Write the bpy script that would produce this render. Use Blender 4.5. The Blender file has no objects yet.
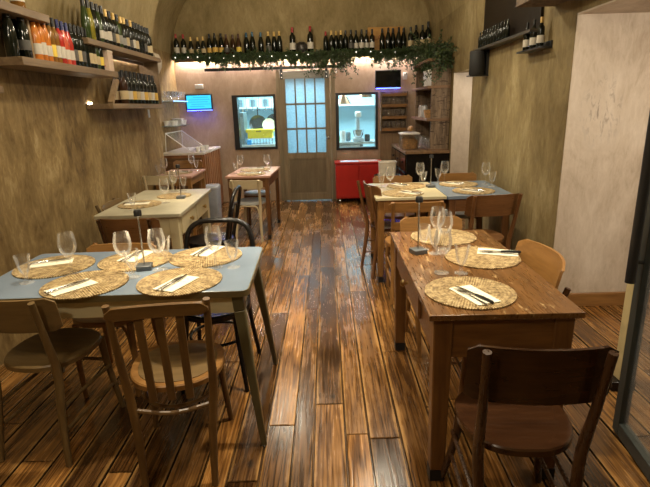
import bpy, bmesh, math, random
from mathutils import Vector, Matrix
random.seed(7)
PI = math.pi
scn = bpy.context.scene
col = scn.collection

# ------------------------------------------------------------------ camera
F, PITCH, ROLL, YAW, CAMH = 488., .2749, -.0286, -.0087, 1.515
cp, sp = math.cos(PITCH), math.sin(PITCH)
cr, sr = math.cos(ROLL), math.sin(ROLL)
Rz = Matrix.Rotation(-YAW, 3, 'Z')
fwd = Rz @ Vector((0, cp, -sp)); r0 = Rz @ Vector((1, 0, 0)); u0 = Rz @ Vector((0, sp, cp))
right = r0 * cr + u0 * sr
upv = r0 * (-sr) + u0 * cr
cam = bpy.data.cameras.new('camera'); cam_o = bpy.data.objects.new('camera', cam); col.objects.link(cam_o)
M = Matrix.Identity(4)
for i in range(3):
    M[i][0], M[i][1], M[i][2] = right[i], upv[i], -fwd[i]
M[2][3] = CAMH
cam_o.matrix_world = M
cam.sensor_fit = 'HORIZONTAL'; cam.sensor_width = 36.0; cam.lens = F * 36.0 / 650.0
cam.clip_start = .02
scn.camera = cam_o

# ------------------------------------------------------------------ world, lights, exposure
w = bpy.data.worlds.new('world'); scn.world = w; w.use_nodes = True
w.node_tree.nodes['Background'].inputs[0].default_value = (1., .82, .6, 1)
w.node_tree.nodes['Background'].inputs[1].default_value = .05
scn.view_settings.view_transform = 'Standard'; scn.view_settings.look = 'None'
scn.view_settings.gamma = 1.0; scn.view_settings.use_curve_mapping = False
scn.view_settings.exposure = 0.42

def light(name, kind, loc, energy, color, size=.1, rot=None, size_y=None, spot=None, blend=1.):
    l = bpy.data.lights.new(name, kind); l.energy = energy; l.color = color
    if kind == 'AREA':
        l.size = size
        if size_y: l.shape = 'RECTANGLE'; l.size_y = size_y
    else:
        l.shadow_soft_size = size
    if kind == 'SPOT': l.spot_size = spot; l.spot_blend = blend
    o = bpy.data.objects.new(name, l); col.objects.link(o); o.location = loc
    if rot: o.rotation_euler = rot
    return o
WARM = (1., .87, .65)
for (x, y, z, e) in [(-.95, 1.35, 2.75, 26), (.55, 2.1, 2.75, 28), (-.8, 3.4, 2.75, 34), (.5, 4.6, 2.75, 34), (-.6, 6.1, 2.8, 36)]:
    light('ceiling_or_fill_lamp', 'POINT', (x, y, z), e, WARM, .07)
light('ceiling_or_fill_lamp', 'POINT', (-1.0, -.1, 2.6), 44, WARM, .08)  # unseen fill added near the camera to brighten table apron and chair backs
for (x, y, e) in [(-.9, 2.15, 135), (.42, 2.3, 185), (-.1, 3.5, 200), (-1.1, 4.3, 90), (1.0, 4.5, 95), (-.5, 5.9, 150)]:
    light('ceiling_spot', 'SPOT', (x, y, 2.8), e, WARM, .05, (0, 0, 0), spot=math.radians(75), blend=.9)
light('alcove_light', 'AREA', (2.2, 1.9, 1.98), 24, (1., .86, .70), .5, (math.radians(50), 0, 0))
light('niche_light', 'POINT', (1.95, 6.0, 1.6), 6.0, (1., .88, .74), .08)
light('kitchen_light', 'AREA', (-.3, 9.4, 2.65), 190, (.62, .92, 1.), 3.2, (0, 0, 0), 1.2)

# ------------------------------------------------------------------ mesh builder
class MB:
    def __init__(s): s.v = []; s.f = []
    def add(s, vs, fs):
        n = len(s.v); s.v += [tuple(p) for p in vs]; s.f += [tuple(i + n for i in f) for f in fs]; return s
    def box(s, x0, x1, y0, y1, z0, z1):
        return s.add([(x0,y0,z0),(x1,y0,z0),(x1,y1,z0),(x0,y1,z0),(x0,y0,z1),(x1,y0,z1),(x1,y1,z1),(x0,y1,z1)],
                     [(3,2,1,0),(4,5,6,7),(0,1,5,4),(1,2,6,5),(2,3,7,6),(3,0,4,7)])
    def bar(s, p0, p1, w0, d0, w1=None, d1=None, xdir=(1,0,0)):
        """rectangular bar between two points; w along xdir, d across"""
        p0, p1 = Vector(p0), Vector(p1); w1 = w0 if w1 is None else w1; d1 = d0 if d1 is None else d1
        t = (p1 - p0).normalized(); x = Vector(xdir); x = (x - t * x.dot(t)).normalized(); y = t.cross(x)
        vs = []
        for p, ww, dd in ((p0, w0, d0), (p1, w1, d1)):
            for a, b in ((-1,-1),(1,-1),(1,1),(-1,1)): vs.append(p + x * (a * ww / 2) + y * (b * dd / 2))
        return s.add(vs, [(3,2,1,0),(4,5,6,7),(0,1,5,4),(1,2,6,5),(2,3,7,6),(3,0,4,7)])
    def tube(s, pts, r, seg=10, closed=False, flat=1.0):
        pts = [Vector(p) for p in pts]; n = len(pts)
        rs = r if isinstance(r, (list, tuple)) else [r] * n
        ref = None; rings = []
        for i, p in enumerate(pts):
            a = pts[(i - 1) % n] if (closed or i > 0) else p
            b = pts[(i + 1) % n] if (closed or i < n - 1) else p
            t = (b - a).normalized()
            if ref is None: ref = Vector((0, 0, 1)) if abs(t.z) < .8 else Vector((1, 0, 0))
            x = (ref - t * ref.dot(t)).normalized(); y = t.cross(x); ref = x
            rings.append([p + (x * math.cos(2*PI*k/seg) + y * math.sin(2*PI*k/seg) * flat) * rs[i] for k in range(seg)])
        vs = [q for ring in rings for q in ring]; fs = []
        for i in range(n if closed else n - 1):
            j = (i + 1) % n
            for k in range(seg):
                fs.append((i*seg+k, i*seg+(k+1)%seg, j*seg+(k+1)%seg, j*seg+k))
        if not closed:
            fs.append(tuple(range(seg))[::-1]); fs.append(tuple((n-1)*seg+k for k in range(seg)))
        return s.add(vs, fs)
    def lathe(s, prof, c=(0,0,0), seg=24):
        vs = []; fs = []; rows = []
        for r, z in prof:
            if r < 1e-6: vs.append((c[0], c[1], c[2]+z)); rows.append([len(vs)-1])
            else:
                b = len(vs)
                vs += [(c[0]+r*math.cos(2*PI*k/seg), c[1]+r*math.sin(2*PI*k/seg), c[2]+z) for k in range(seg)]
                rows.append(list(range(b, b+seg)))
        for A, B in zip(rows, rows[1:]):
            for k in range(seg):
                k2 = (k+1) % seg
                if len(A) == 1 and len(B) == 1: break
                if len(A) == 1: fs.append((A[0], B[k2], B[k]))
                elif len(B) == 1: fs.append((A[k], A[k2], B[0]))
                else: fs.append((A[k], A[k2], B[k2], B[k]))
        return s.add(vs, fs)
    def prism(s, poly, z0, z1):
        n = len(poly)
        vs = [(x, y, z0) for x, y in poly] + [(x, y, z1) for x, y in poly]
        return s.add(vs, [tuple(range(n))[::-1], tuple(range(n, 2*n))] + [(i, (i+1)%n, n+(i+1)%n, n+i) for i in range(n)])
    def rings(s, rings):
        """stack of closed rings with the same count; the first and last get capped"""
        n = len(rings[0]); vs = [p for r in rings for p in r]; fs = [tuple(range(n))[::-1], tuple((len(rings)-1)*n+k for k in range(n))]
        for i in range(len(rings)-1):
            for k in range(n): fs.append((i*n+k, i*n+(k+1)%n, (i+1)*n+(k+1)%n, (i+1)*n+k))
        return s.add(vs, fs)
    def slab(s, front, back):
        """two matching grids of points -> closed slab"""
        R_, C_ = len(front), len(front[0]); vs = [p for r in front for p in r] + [p for r in back for p in r]; N = R_*C_; fs = []
        ix = lambda i, j: i*C_+j
        for i in range(R_-1):
            for j in range(C_-1):
                fs.append((ix(i,j), ix(i,j+1), ix(i+1,j+1), ix(i+1,j)))
                fs.append((N+ix(i,j), N+ix(i+1,j), N+ix(i+1,j+1), N+ix(i,j+1)))
        for j in range(C_-1):
            fs.append((ix(0,j), N+ix(0,j), N+ix(0,j+1), ix(0,j+1))); fs.append((ix(R_-1,j), ix(R_-1,j+1), N+ix(R_-1,j+1), N+ix(R_-1,j)))
        for i in range(R_-1):
            fs.append((ix(i,0), ix(i+1,0), N+ix(i+1,0), N+ix(i,0))); fs.append((ix(i,C_-1), N+ix(i,C_-1), N+ix(i+1,C_-1), ix(i+1,C_-1)))
        return s.add(vs, fs)
    def mesh(s, name, mat, smooth=38, fix=True):
        me = bpy.data.meshes.new(name); me.from_pydata(s.v, [], s.f); me.update()
        if fix:
            bm = bmesh.new(); bm.from_mesh(me); bmesh.ops.recalc_face_normals(bm, faces=bm.faces); bm.to_mesh(me); bm.free()
        if smooth:
            me.polygons.foreach_set('use_smooth', [True]*len(me.polygons)); me.set_sharp_from_angle(angle=math.radians(smooth))
        if mat: me.materials.append(mat)
        return me
    def build(s, name, mat, parent=None, loc=None, rz=0, bevel=0, smooth=38, fix=True, label=None):
        o = bpy.data.objects.new(name, s.mesh(name, mat, smooth, fix)); col.objects.link(o)
        if parent: o.parent = parent
        if loc is not None: o.location = loc
        if rz: o.rotation_euler.z = rz
        if bevel:
            m = o.modifiers.new('bevel', 'BEVEL'); m.width = bevel; m.segments = 2; m.limit_method = 'ANGLE'; m.angle_limit = math.radians(40)
        if label: o['label'] = label
        return o

def tag(o, label, cat, group=None):
    o['label'] = label; o['category'] = cat
    if group: o['group'] = group
    return o
def thing(name, label, cat, loc, rz=0, group=None):
    o = bpy.data.objects.new(name, None); col.objects.link(o); o.location = loc; o.rotation_euler.z = rz
    o.empty_display_size = .1
    return tag(o, label, cat, group)
def struct(o): o['kind'] = 'structure'; return o
def inst(name, me, parent=None, loc=None, rz=0):
    o = bpy.data.objects.new(name, me); col.objects.link(o)
    if parent: o.parent = parent
    if loc is not None: o.location = loc
    o.rotation_euler.z = rz
    return o
def copy_tree(o, parent=None):
    c = o.copy(); col.objects.link(c)
    if parent: c.parent = parent
    for ch in [x for x in o.children]: copy_tree(ch, c)
    return c

# ------------------------------------------------------------------ materials
class NT:
    def __init__(s, name):
        s.m = bpy.data.materials.new(name); s.m.use_nodes = True; s.t = s.m.node_tree; s.n = s.t.nodes; s.l = s.t.links
        s.b = s.n['Principled BSDF']; s.out = s.n['Material Output']
    def node(s, typ, **kw):
        n = s.n.new(typ)
        for k, v in kw.items(): setattr(n, k, v)
        return n
    def put(s, sock, v):
        if hasattr(v, 'is_output'): s.l.new(v, sock)
        elif isinstance(v, (tuple, list)) and len(v) == 3 and sock.type == 'RGBA': sock.default_value = (*v, 1)
        else: sock.default_value = v
    def math(s, op, a, b=0.0, c=None, clamp=False):
        n = s.node('ShaderNodeMath', operation=op); n.use_clamp = clamp
        s.put(n.inputs[0], a); s.put(n.inputs[1], b)
        if c is not None: s.put(n.inputs[2], c)
        return n.outputs[0]
    def coord(s, scale=(1,1,1), which='Object', off=None, rot=(0,0,0)):
        tc = s.node('ShaderNodeTexCoord'); mp = s.node('ShaderNodeMapping'); mp.inputs['Scale'].default_value = scale; mp.inputs['Rotation'].default_value = rot
        s.l.new(tc.outputs[which], mp.inputs['Vector'])
        if off is not None: s.put(mp.inputs['Location'], off)
        return mp.outputs[0]
    def noise(s, vec, scale=5, detail=4, rough=.55, dist=0, out='Fac'):
        n = s.node('ShaderNodeTexNoise'); s.put(n.inputs['Vector'], vec); n.inputs['Scale'].default_value = scale
        n.inputs['Detail'].default_value = detail; n.inputs['Roughness'].default_value = rough; n.inputs['Distortion'].default_value = dist
        return n.outputs[out]
    def ramp(s, fac, stops):
        n = s.node('ShaderNodeValToRGB'); s.put(n.inputs[0], fac); cr_ = n.color_ramp
        while len(cr_.elements) < len(stops): cr_.elements.new(.5)
        for e, (p, c) in zip(cr_.elements, stops):
            e.position = p; e.color = (*c, 1) if len(c) == 3 else c
        return n.outputs[0]
    def mix(s, fac, a, b, mode='MIX'):
        n = s.node('ShaderNodeMix', data_type='RGBA', blend_type=mode)
        s.put(n.inputs[0], fac); s.put(n.inputs[6], a); s.put(n.inputs[7], b); return n.outputs[2]
    def bump(s, h, strength=.3, dist=.01):
        n = s.node('ShaderNodeBump'); s.put(n.inputs['Height'], h); n.inputs['Strength'].default_value = strength; n.inputs['Distance'].default_value = dist
        s.l.new(n.outputs[0], s.b.inputs['Normal'])
    def set(s, **kw):
        names = dict(base='Base Color', rough='Roughness', metal='Metallic', coat='Coat Weight', coat_rough='Coat Roughness', spec='Specular IOR Level',
                     emit='Emission Color', emit_s='Emission Strength', trans='Transmission Weight', alpha='Alpha', ior='IOR')
        for k, v in kw.items(): s.put(s.b.inputs[names[k]], v)
        return s.m
def plain(name, c, rough=.5, metal=0, var=.12, scale=12, **kw):
    t = NT(name); f = t.noise(t.coord(), scale, 3)
    lo = tuple(x*(1-var) for x in c); hi = tuple(min(1, x*(1+var)) for x in c)
    return t.set(base=t.ramp(f, [(.3, lo), (.7, hi)]), rough=rough, metal=metal, **kw)
def emit(name, c, s):
    t = NT(name); return t.set(base=(0,0,0), emit=c, emit_s=s, rough=.5)
def wood(name, dark, lightc, axis=1, rough=.42, scale=1., spec=.5, worn=None, wornamt=.0, bump=.15, coat=0):
    t = NT(name); sc = [9*scale]*3; sc[axis] = .9*scale
    v = t.coord(tuple(sc))
    a = t.noise(v, 2.2, 5, .6, .8); b = t.noise(v, 9, 3, .6, .2)
    f = t.math('ADD', t.math('MULTIPLY', a, .72), t.math('MULTIPLY', b, .28))
    c = t.ramp(f, [(.30, dark), (.5, tuple((x+y)/2 for x, y in zip(dark, lightc))), (.70, lightc)])
    if worn:
        wn = t.noise(t.coord((14, 3, 14) if axis == 1 else (3, 14, 14)), 2.5, 6, .7, .5)
        c = t.mix(t.ramp(wn, [(.60-wornamt, (0,0,0)), (.66-wornamt*.6, (1,1,1))]), c, worn)
    t.bump(f, bump, .004)
    return t.set(base=c, rough=t.ramp(b, [(.3, (rough-.08,)*3), (.7, (rough+.1,)*3)]), spec=spec, coat=coat, coat_rough=.2)
def plaster(name, cols, streak=.55, rough=.75, bump=.25, scale=1., spec=.35):
    t = NT(name)
    v1 = t.coord((1.9*scale, 1.9*scale, .95*scale)); v2 = t.coord((8*scale, 8*scale, 3.4*scale)); v3 = t.coord((1,1,1))
    a = t.noise(v1, 1.6, 8, .66, .6); b = t.noise(v2, 2.4, 6, .7, .9); c_ = t.noise(v3, .8*scale, 3, .5)
    f = t.math('ADD', t.math('ADD', t.math('MULTIPLY', a, .45), t.math('MULTIPLY', b, .25*streak/.55)), t.math('MULTIPLY_ADD', c_, .3, (.55-streak)*.225))
    n = len(cols); t.bump(t.math('ADD', a, t.math('MULTIPLY', b, .6)), bump, .012)
    return t.set(base=t.ramp(f, [(.37+.26*i/(n-1), cc) for i, cc in enumerate(cols)]), rough=rough, spec=spec)
def glass(name, tint=(1,1,1), spec=1.0, k=.9):
    t = NT(name); tr = t.node('ShaderNodeBsdfTransparent'); tr.inputs[0].default_value = (*tint, 1)
    gl = t.node('ShaderNodeBsdfGlossy'); gl.inputs['Roughness'].default_value = .03; gl.inputs[0].default_value = (spec, spec, spec, 1)
    lw = t.node('ShaderNodeLayerWeight'); lw.inputs[0].default_value = .30
    df = t.node('ShaderNodeBsdfTranslucent'); df.inputs[0].default_value = (.9,.9,.88,1); di = t.node('ShaderNodeBsdfDiffuse'); di.inputs[0].default_value = (.9,.9,.88,1)  # pale diffuse lobes paint highlights into the glass edges
    m2 = t.node('ShaderNodeMixShader'); m2.inputs[0].default_value = .5; t.l.new(df.outputs[0], m2.inputs[1]); t.l.new(di.outputs[0], m2.inputs[2])
    m1 = t.node('ShaderNodeMixShader'); m1.inputs[0].default_value = .32; t.l.new(gl.outputs[0], m1.inputs[1]); t.l.new(m2.outputs[0], m1.inputs[2])
    mx = t.node('ShaderNodeMixShader'); t.l.new(t.math('MULTIPLY_ADD', lw.outputs['Fresnel'], k, .045, clamp=True), mx.inputs[0])
    t.l.new(tr.outputs[0], mx.inputs[1]); t.l.new(m1.outputs[0], mx.inputs[2]); t.l.new(mx.outputs[0], t.out.inputs[0]); return t.m

m_wall = plaster('ochre_plaster', [(.09,.062,.023), (.18,.130,.054), (.26,.20,.092), (.38,.31,.165)], streak=.5)
m_wallL = plaster('brown_ochre_plaster', [(.065,.038,.014), (.165,.106,.040), (.28,.195,.080), (.46,.35,.175)], streak=.6)
m_vault = plaster('olive_plaster', [(.17,.125,.05), (.27,.205,.095), (.38,.30,.155)])
m_scr = None
m_pale = plaster('pale_pink_plaster', [(.40,.33,.26), (.58,.50,.41), (.70,.63,.54)], scale=.8)
m_back = plaster('rosy_brown_plaster', [(.27,.185,.12), (.39,.285,.195), (.50,.385,.285)], scale=.9)
m_black = plain('black_metal', (.012,.012,.013), .35)
m_blackw = plain('black_lacquered_wood', (.006,.005,.005), .25, 0, .1, 12, spec=.35)
m_steel = plain('steel', (.55,.55,.56), .22, 1.0, .05)
m_white = plain('white_plastic', (.75,.74,.72), .4)
m_glass = glass('clear_glass', k=.5)
m_glassd = glass('clear_pane', (.96,.98,.97), 1., .25)
m_led = emit('led_strip_light', (1.,.86,.82), 130)
m_fairy = emit('fairy_bulb_light', (1.,.9,.72), 2.5)
m_blueled = emit('blue_led_light', (.03,.06,1.), 26)
m_oak = wood('shelf_wood', (.10,.062,.030), (.26,.175,.095), 1, .55)
m_oakl = wood('pale_shelf_wood', (.20,.13,.06), (.36,.25,.13), 1, .55)
m_tbl = wood('worn_table_wood', (.055,.022,.006), (.185,.085,.024), 1, .30, 1.2, .5, (.42,.28,.13), .012)
m_tblleg = wood('dark_table_leg_wood', (.075,.028,.007), (.20,.088,.023), 2, .36)
m_tblap = wood('dark_table_apron_wood', (.075,.028,.007), (.205,.090,.024), 0, .36)
m_hon = wood('honey_wood', (.14,.062,.015), (.30,.15,.042), 2, .38)
m_honh = wood('honey_wood_rail', (.15,.066,.016), (.32,.16,.046), 0, .38)
m_oliv = wood('worn_olive_wood', (.075,.044,.014), (.19,.118,.043), 2, .42)
m_olivh = wood('worn_olive_wood_rail', (.075,.044,.014), (.19,.118,.043), 0, .42)
m_dk = wood('dark_walnut', (.024,.010,.0045), (.07,.030,.011), 2, .28)
m_dkh = wood('dark_walnut_ply', (.020,.008,.004), (.052,.021,.008), 0, .16)
m_mid = wood('brown_chair_wood', (.075,.030,.010), (.19,.085,.028), 2, .36)
m_midh = wood('brown_chair_wood_rail', (.075,.030,.010), (.20,.09,.03), 0, .34)
m_cream = plain('cream_paint', (.50,.43,.26), .45, 0, .10, 5)
m_creamtop = plain('cream_laminate', (.46,.41,.26), .28, 0, .06, 4)
m_chaircream = plain('cream_chair_paint', (.48,.40,.25), .45, 0, .12, 8)
m_bluegrey = plain('blue_grey_laminate', (.165,.215,.275), .2, 0, .10, 3)
m_pink = plain('pink_laminate', (.48,.27,.20), .3, 0, .08, 5)
m_olivem = plain('olive_green_leg_paint', (.10,.085,.042), .35, .3, .15, 7)
m_edge = plain('brass_edge_strip', (.24,.20,.10), .32, .7, .1, 9)
m_seatgrey = plain('grey_blue_seat_pad', (.42,.45,.46), .5)
m_napkin = plain('cream_napkin_paper', (.82,.77,.60), .8, 0, .03)
m_print = plain('faded_print', (.40,.34,.26), .8)
m_red = plain('red_paint', (.46,.018,.014), .32, 0, .1, 4)
m_barn = wood('barn_wood', (.05,.032,.02), (.29,.21,.14), 2, .75, 1.6, .3, (.05,.03,.02), .06, .5)
m_barnh = wood('barn_wood_shelf', (.10,.055,.028), (.26,.15,.08), 0, .65, 1.2)
m_counterw = wood('reddish_counter_wood', (.17,.065,.022), (.36,.16,.06), 2, .45)
m_doorw = wood('greyed_door_paint', (.17,.13,.075), (.30,.235,.145), 2, .5)
m_doorl = wood('pale_grey_door_rail', (.26,.24,.21), (.42,.40,.36), 0, .5)
m_copper = plain('copper', (.72,.34,.20), .25, 1., .05)
m_yellow = plain('yellow_plastic', (.85,.66,.02), .4)
m_kwall = plain('pale_blue_tiles', (.42,.63,.72), .35, 0, .05, 3)
m_kgrey = plain('grey_steel_appliance', (.16,.22,.25), .35, .3)
m_bread = plain('bread_brown', (.34,.19,.07), .8, 0, .4, 40)
m_ceram = plain('white_ceramic', (.78,.77,.74), .2)

def mat_floor():
    t = NT('old_floor_planks')
    at = t.node('ShaderNodeAttribute', attribute_name='plank'); r = at.outputs['Fac']
    uv = t.node('ShaderNodeUVMap'); sep = t.node('ShaderNodeSeparateXYZ'); t.l.new(uv.outputs[0], sep.inputs[0])
    cx = t.node('ShaderNodeCombineXYZ'); t.l.new(t.math('MULTIPLY', r, 37.), cx.inputs[0]); t.l.new(t.math('MULTIPLY', r, 91.), cx.inputs[1]); t.l.new(t.math('MULTIPLY', r, 17.), cx.inputs[2])
    v = t.coord((9, .32, 9), off=cx.outputs[0]); v2 = t.coord((46, 1.5, 46), off=cx.outputs[0]); v3 = t.coord((2.5, 1.2, 1), off=cx.outputs[0])
    a = t.noise(v, 1.3, 3, .5, .6)
    wv = t.math('SINE', t.math('MULTIPLY', a, 60.)); wv = t.math('MULTIPLY_ADD', wv, .5, .5)
    b = t.noise(v2, 2.2, 4, .6, .3); big = t.noise(v3, 1.6, 4, .6)
    g = t.math('ADD', t.math('MULTIPLY', wv, .13), t.math('ADD', t.math('MULTIPLY', b, .50), t.math('MULTIPLY', big, .42)))
    c = t.ramp(g, [(.27, (.014,.006,.002)), (.44, (.070,.030,.008)), (.60, (.20,.095,.025)), (.76, (.38,.20,.060))])
    c = t.mix(1., c, t.ramp(r, [(0, (.34,.31,.30)), (.3, (.66,.62,.58)), (.6, (1.0,.98,.94)), (1, (1.5,1.42,1.28))]), 'MULTIPLY')
    e = t.math('MULTIPLY', t.math('ABSOLUTE', t.math('SUBTRACT', sep.outputs[0], .5)), 2.)
    e = t.math('ADD', e, t.math('MULTIPLY', t.math('SUBTRACT', big, .5), .75))
    c = t.mix(t.ramp(e, [(.76, (0,0,0)), (.92, (.5,.5,.5))]), c, (.40,.215,.066))
    er = t.math('MULTIPLY', t.math('ABSOLUTE', t.math('SUBTRACT', sep.outputs[0], .5)), 2.)
    c = t.mix(t.ramp(er, [(.90, (0,0,0)), (.95, (1,1,1))]), c, (.008,.004,.0015))
    kn = t.node('ShaderNodeTexVoronoi'); t.put(kn.inputs['Vector'], t.coord((1.6, .9, 1), off=cx.outputs[0])); kn.inputs['Scale'].default_value = 2.4
    c = t.mix(t.ramp(kn.outputs['Distance'], [(.03, (.9,.9,.9)), (.075, (0,0,0))]), c, (.012,.006,.003))
    t.bump(t.math('ADD', t.math('MULTIPLY', g, .8), t.math('MULTIPLY', big, .5)), .16, .006)
    return t.set(base=c, rough=t.ramp(t.math('ADD', t.math('MULTIPLY', big, .6), t.math('MULTIPLY', b, .4)), [(.36, (.13,)*3), (.66, (.36,)*3)]), spec=.6)
m_floor = mat_floor()
def mat_mat():
    t = NT('woven_seagrass'); tc = t.node('ShaderNodeTexCoord'); sep = t.node('ShaderNodeSeparateXYZ'); t.l.new(tc.outputs['Object'], sep.inputs[0])
    x, y = sep.outputs[0], sep.outputs[1]
    rad = t.math('SQRT', t.math('ADD', t.math('MULTIPLY', x, x), t.math('MULTIPLY', y, y)))
    ang = t.math('ARCTAN2', y, x); ring = t.math('FLOOR', t.math('MULTIPLY', rad, 1/.0155))
    br = t.math('SINE', t.math('ADD', t.math('MULTIPLY', ang, t.math('MULTIPLY_ADD', ring, 8., 7.)), t.math('MULTIPLY', ring, 1.7)))
    rr = t.math('SINE', t.math('MULTIPLY', rad, 2*PI/.0155))
    h = t.math('ADD', t.math('MULTIPLY', br, .62), t.math('MULTIPLY', rr, .26)); n = t.noise(tc.outputs['Object'], 45, 4, .6)
    f = t.math('ADD', t.math('MULTIPLY_ADD', h, .20, .5), t.math('MULTIPLY', t.math('SUBTRACT', n, .5), 1.5))
    t.bump(h, .8, .006)
    return t.set(base=t.ramp(f, [(.22, (.13,.075,.026)), (.5, (.40,.275,.115)), (.8, (.64,.49,.26))]), rough=.62)
m_mat = mat_mat()
def mat_frost():
    t = NT('frosted_pane'); f = t.noise(t.coord((1,1,1)), 60, 4, .7)
    d = t.node('ShaderNodeBsdfTranslucent'); t.l.new(t.ramp(f, [(.3, (.34,.43,.48)), (.7, (.52,.60,.64))]), d.inputs[0])
    g = t.node('ShaderNodeBsdfGlossy'); g.inputs['Roughness'].default_value = .25; mx = t.node('ShaderNodeMixShader'); mx.inputs[0].default_value = .06
    t.l.new(d.outputs[0], mx.inputs[1]); t.l.new(g.outputs[0], mx.inputs[2]); t.l.new(mx.outputs[0], t.out.inputs[0]); return t.m
m_frost = mat_frost()
def mat_leaf():
    t = NT('evergreen_leaves'); f = t.noise(t.coord(), 30, 3)
    return t.set(base=t.ramp(f, [(.3, (.016,.035,.012)), (.7, (.075,.115,.040))]), rough=.5)
m_leaf = mat_leaf()

# ------------------------------------------------------------------ room shell
XL, XR, YB = -2.08, 1.65, 8.14          # left wall, right wall, end wall
XLB = -2.36                              # left wall of the bar recess
YJ = 6.3                                 # where the left wall ends
# floor of individual planks
def build_floor():
    V, Fc, pv, uvs = [], [], [], []
    rnd = random.Random(11); x = -2.45
    while x < 2.95:
        wd = rnd.choice([.095, .11, .12, .135, .15, .165]); y = -1.6 + rnd.uniform(-1.5, 0)
        while y < 8.3:
            ln = rnd.uniform(1.3, 3.0); y1 = min(y + ln, 8.32); g = .0030; h = rnd.uniform(-.0012, .0012); ti = rnd.uniform(-.0018, .0018); b = .003
            r = rnd.random(); xs = (x+g, x+g+b, x+wd-g-b, x+wd-g); ys = (y+g, y+g+b, y1-g-b, y1-g); n = len(V)
            for j, yy in enumerate(ys):
                for i, xx in enumerate(xs):
                    inner = (0 < i < 3) and (0 < j < 3)
                    V.append((xx, yy, (h + ti*(i/1.5-1)) if inner else -.004))
                    uvs.append(((xx-x)/wd, yy))
            for j in range(3):
                for i in range(3):
                    Fc.append((n+j*4+i, n+j*4+i+1, n+j*4+i+5, n+j*4+i+4)); pv.append(r)
            y = y1
        x += wd
    n = len(V); V += [(-2.6,-1.8,-.012),(3.1,-1.8,-.012),(3.1,8.4,-.012),(-2.6,8.4,-.012)]; uvs += [(.5,0)]*4; Fc.append((n,n+1,n+2,n+3)); pv.append(0.)
    me = bpy.data.meshes.new('floor'); me.from_pydata(V, [], Fc); me.update()
    a = me.attributes.new('plank', 'FLOAT', 'FACE'); a.data.foreach_set('value', pv)
    ul = me.uv_layers.new(name='UVMap')
    for lp in me.loops: ul.data[lp.index].uv = uvs[lp.vertex_index]
    me.materials.append(m_floor); o = bpy.data.objects.new('floor', me); col.objects.link(o); return struct(o)
build_floor()

def vault(y0, y1, xl, zl, a_l=None):
    """barrel-vault ceiling sheet from the left wall head to the right one"""
    cx = -.2; top = 3.9; pts = []
    n = 26
    for k in range(n+1):
        th = PI - PI*k/n
        if th > PI/2: pts.append((cx + (cx-xl)*math.cos(th), zl + (top-zl)*math.sin(th)))
        else: pts.append((cx + (XR-cx)*math.cos(th), 2.55 + (top-2.55)*math.sin(th)))
    pts[-1] = (XR+.012, 2.54); pts[0] = (xl-.012, zl-.01)
    return pts
pn = vault(-1.6, YJ, XL, 2.02); pf = vault(YJ, YB, XLB, 2.34)
mb = MB()
for P_, ya, yb in ((pn, -1.6, YJ), (pf, YJ, YB+.1)):
    outer = [(x*1.0 + (x+.2)*.05, z + .12) for x, z in P_]
    front = [[(x, ya, z) for x, z in P_], [(x, yb, z) for x, z in P_]]
    back = [[(x, ya, z) for x, z in outer], [(x, yb, z) for x, z in outer]]
    mb.slab(front, back)
struct(mb.build('ceiling', m_vault))
# crescent of the arch where the low vault meets the recess
mb = MB(); N_ = 14
mb.slab([[(x, YJ-.02, z) for x, z in pn[:N_]], [(x, YJ, z) for x, z in pn[:N_]]],
        [[(x-.35, YJ-.02, z+.25) for x, z in pn[:N_]], [(x-.35, YJ, z+.25) for x, z in pn[:N_]]])
struct(mb.build('trim_1', m_vault))
# left wall (ends at the bar recess), recess wall
struct(MB().box(XL-.3, XL, -1.6, YJ, -.02, 2.06).build('wall_left', m_wallL))
struct(MB().box(XLB-.25, XLB, YJ, YB+.1, -.02, 2.35).build('wall_recess_left', m_wallL))
# plaster impost below the arch
mb = MB(); prof = [(.0, 1.93), (.05, 1.95), (.09, 2.02), (.10, 2.10), (.07, 2.17), (.0, 2.2)]
mb.slab([[(XL+r, YJ-.16, z) for r, z in prof], [(XL+r, YJ+.03, z) for r, z in prof]], [[(XL-.25, YJ-.16, z) for r, z in prof], [(XL-.25, YJ+.03, z) for r, z in prof]])
struct(mb.build('trim_2', plaster('grey_plaster', [(.30,.25,.18), (.42,.36,.28), (.5,.44,.36)])))
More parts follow.
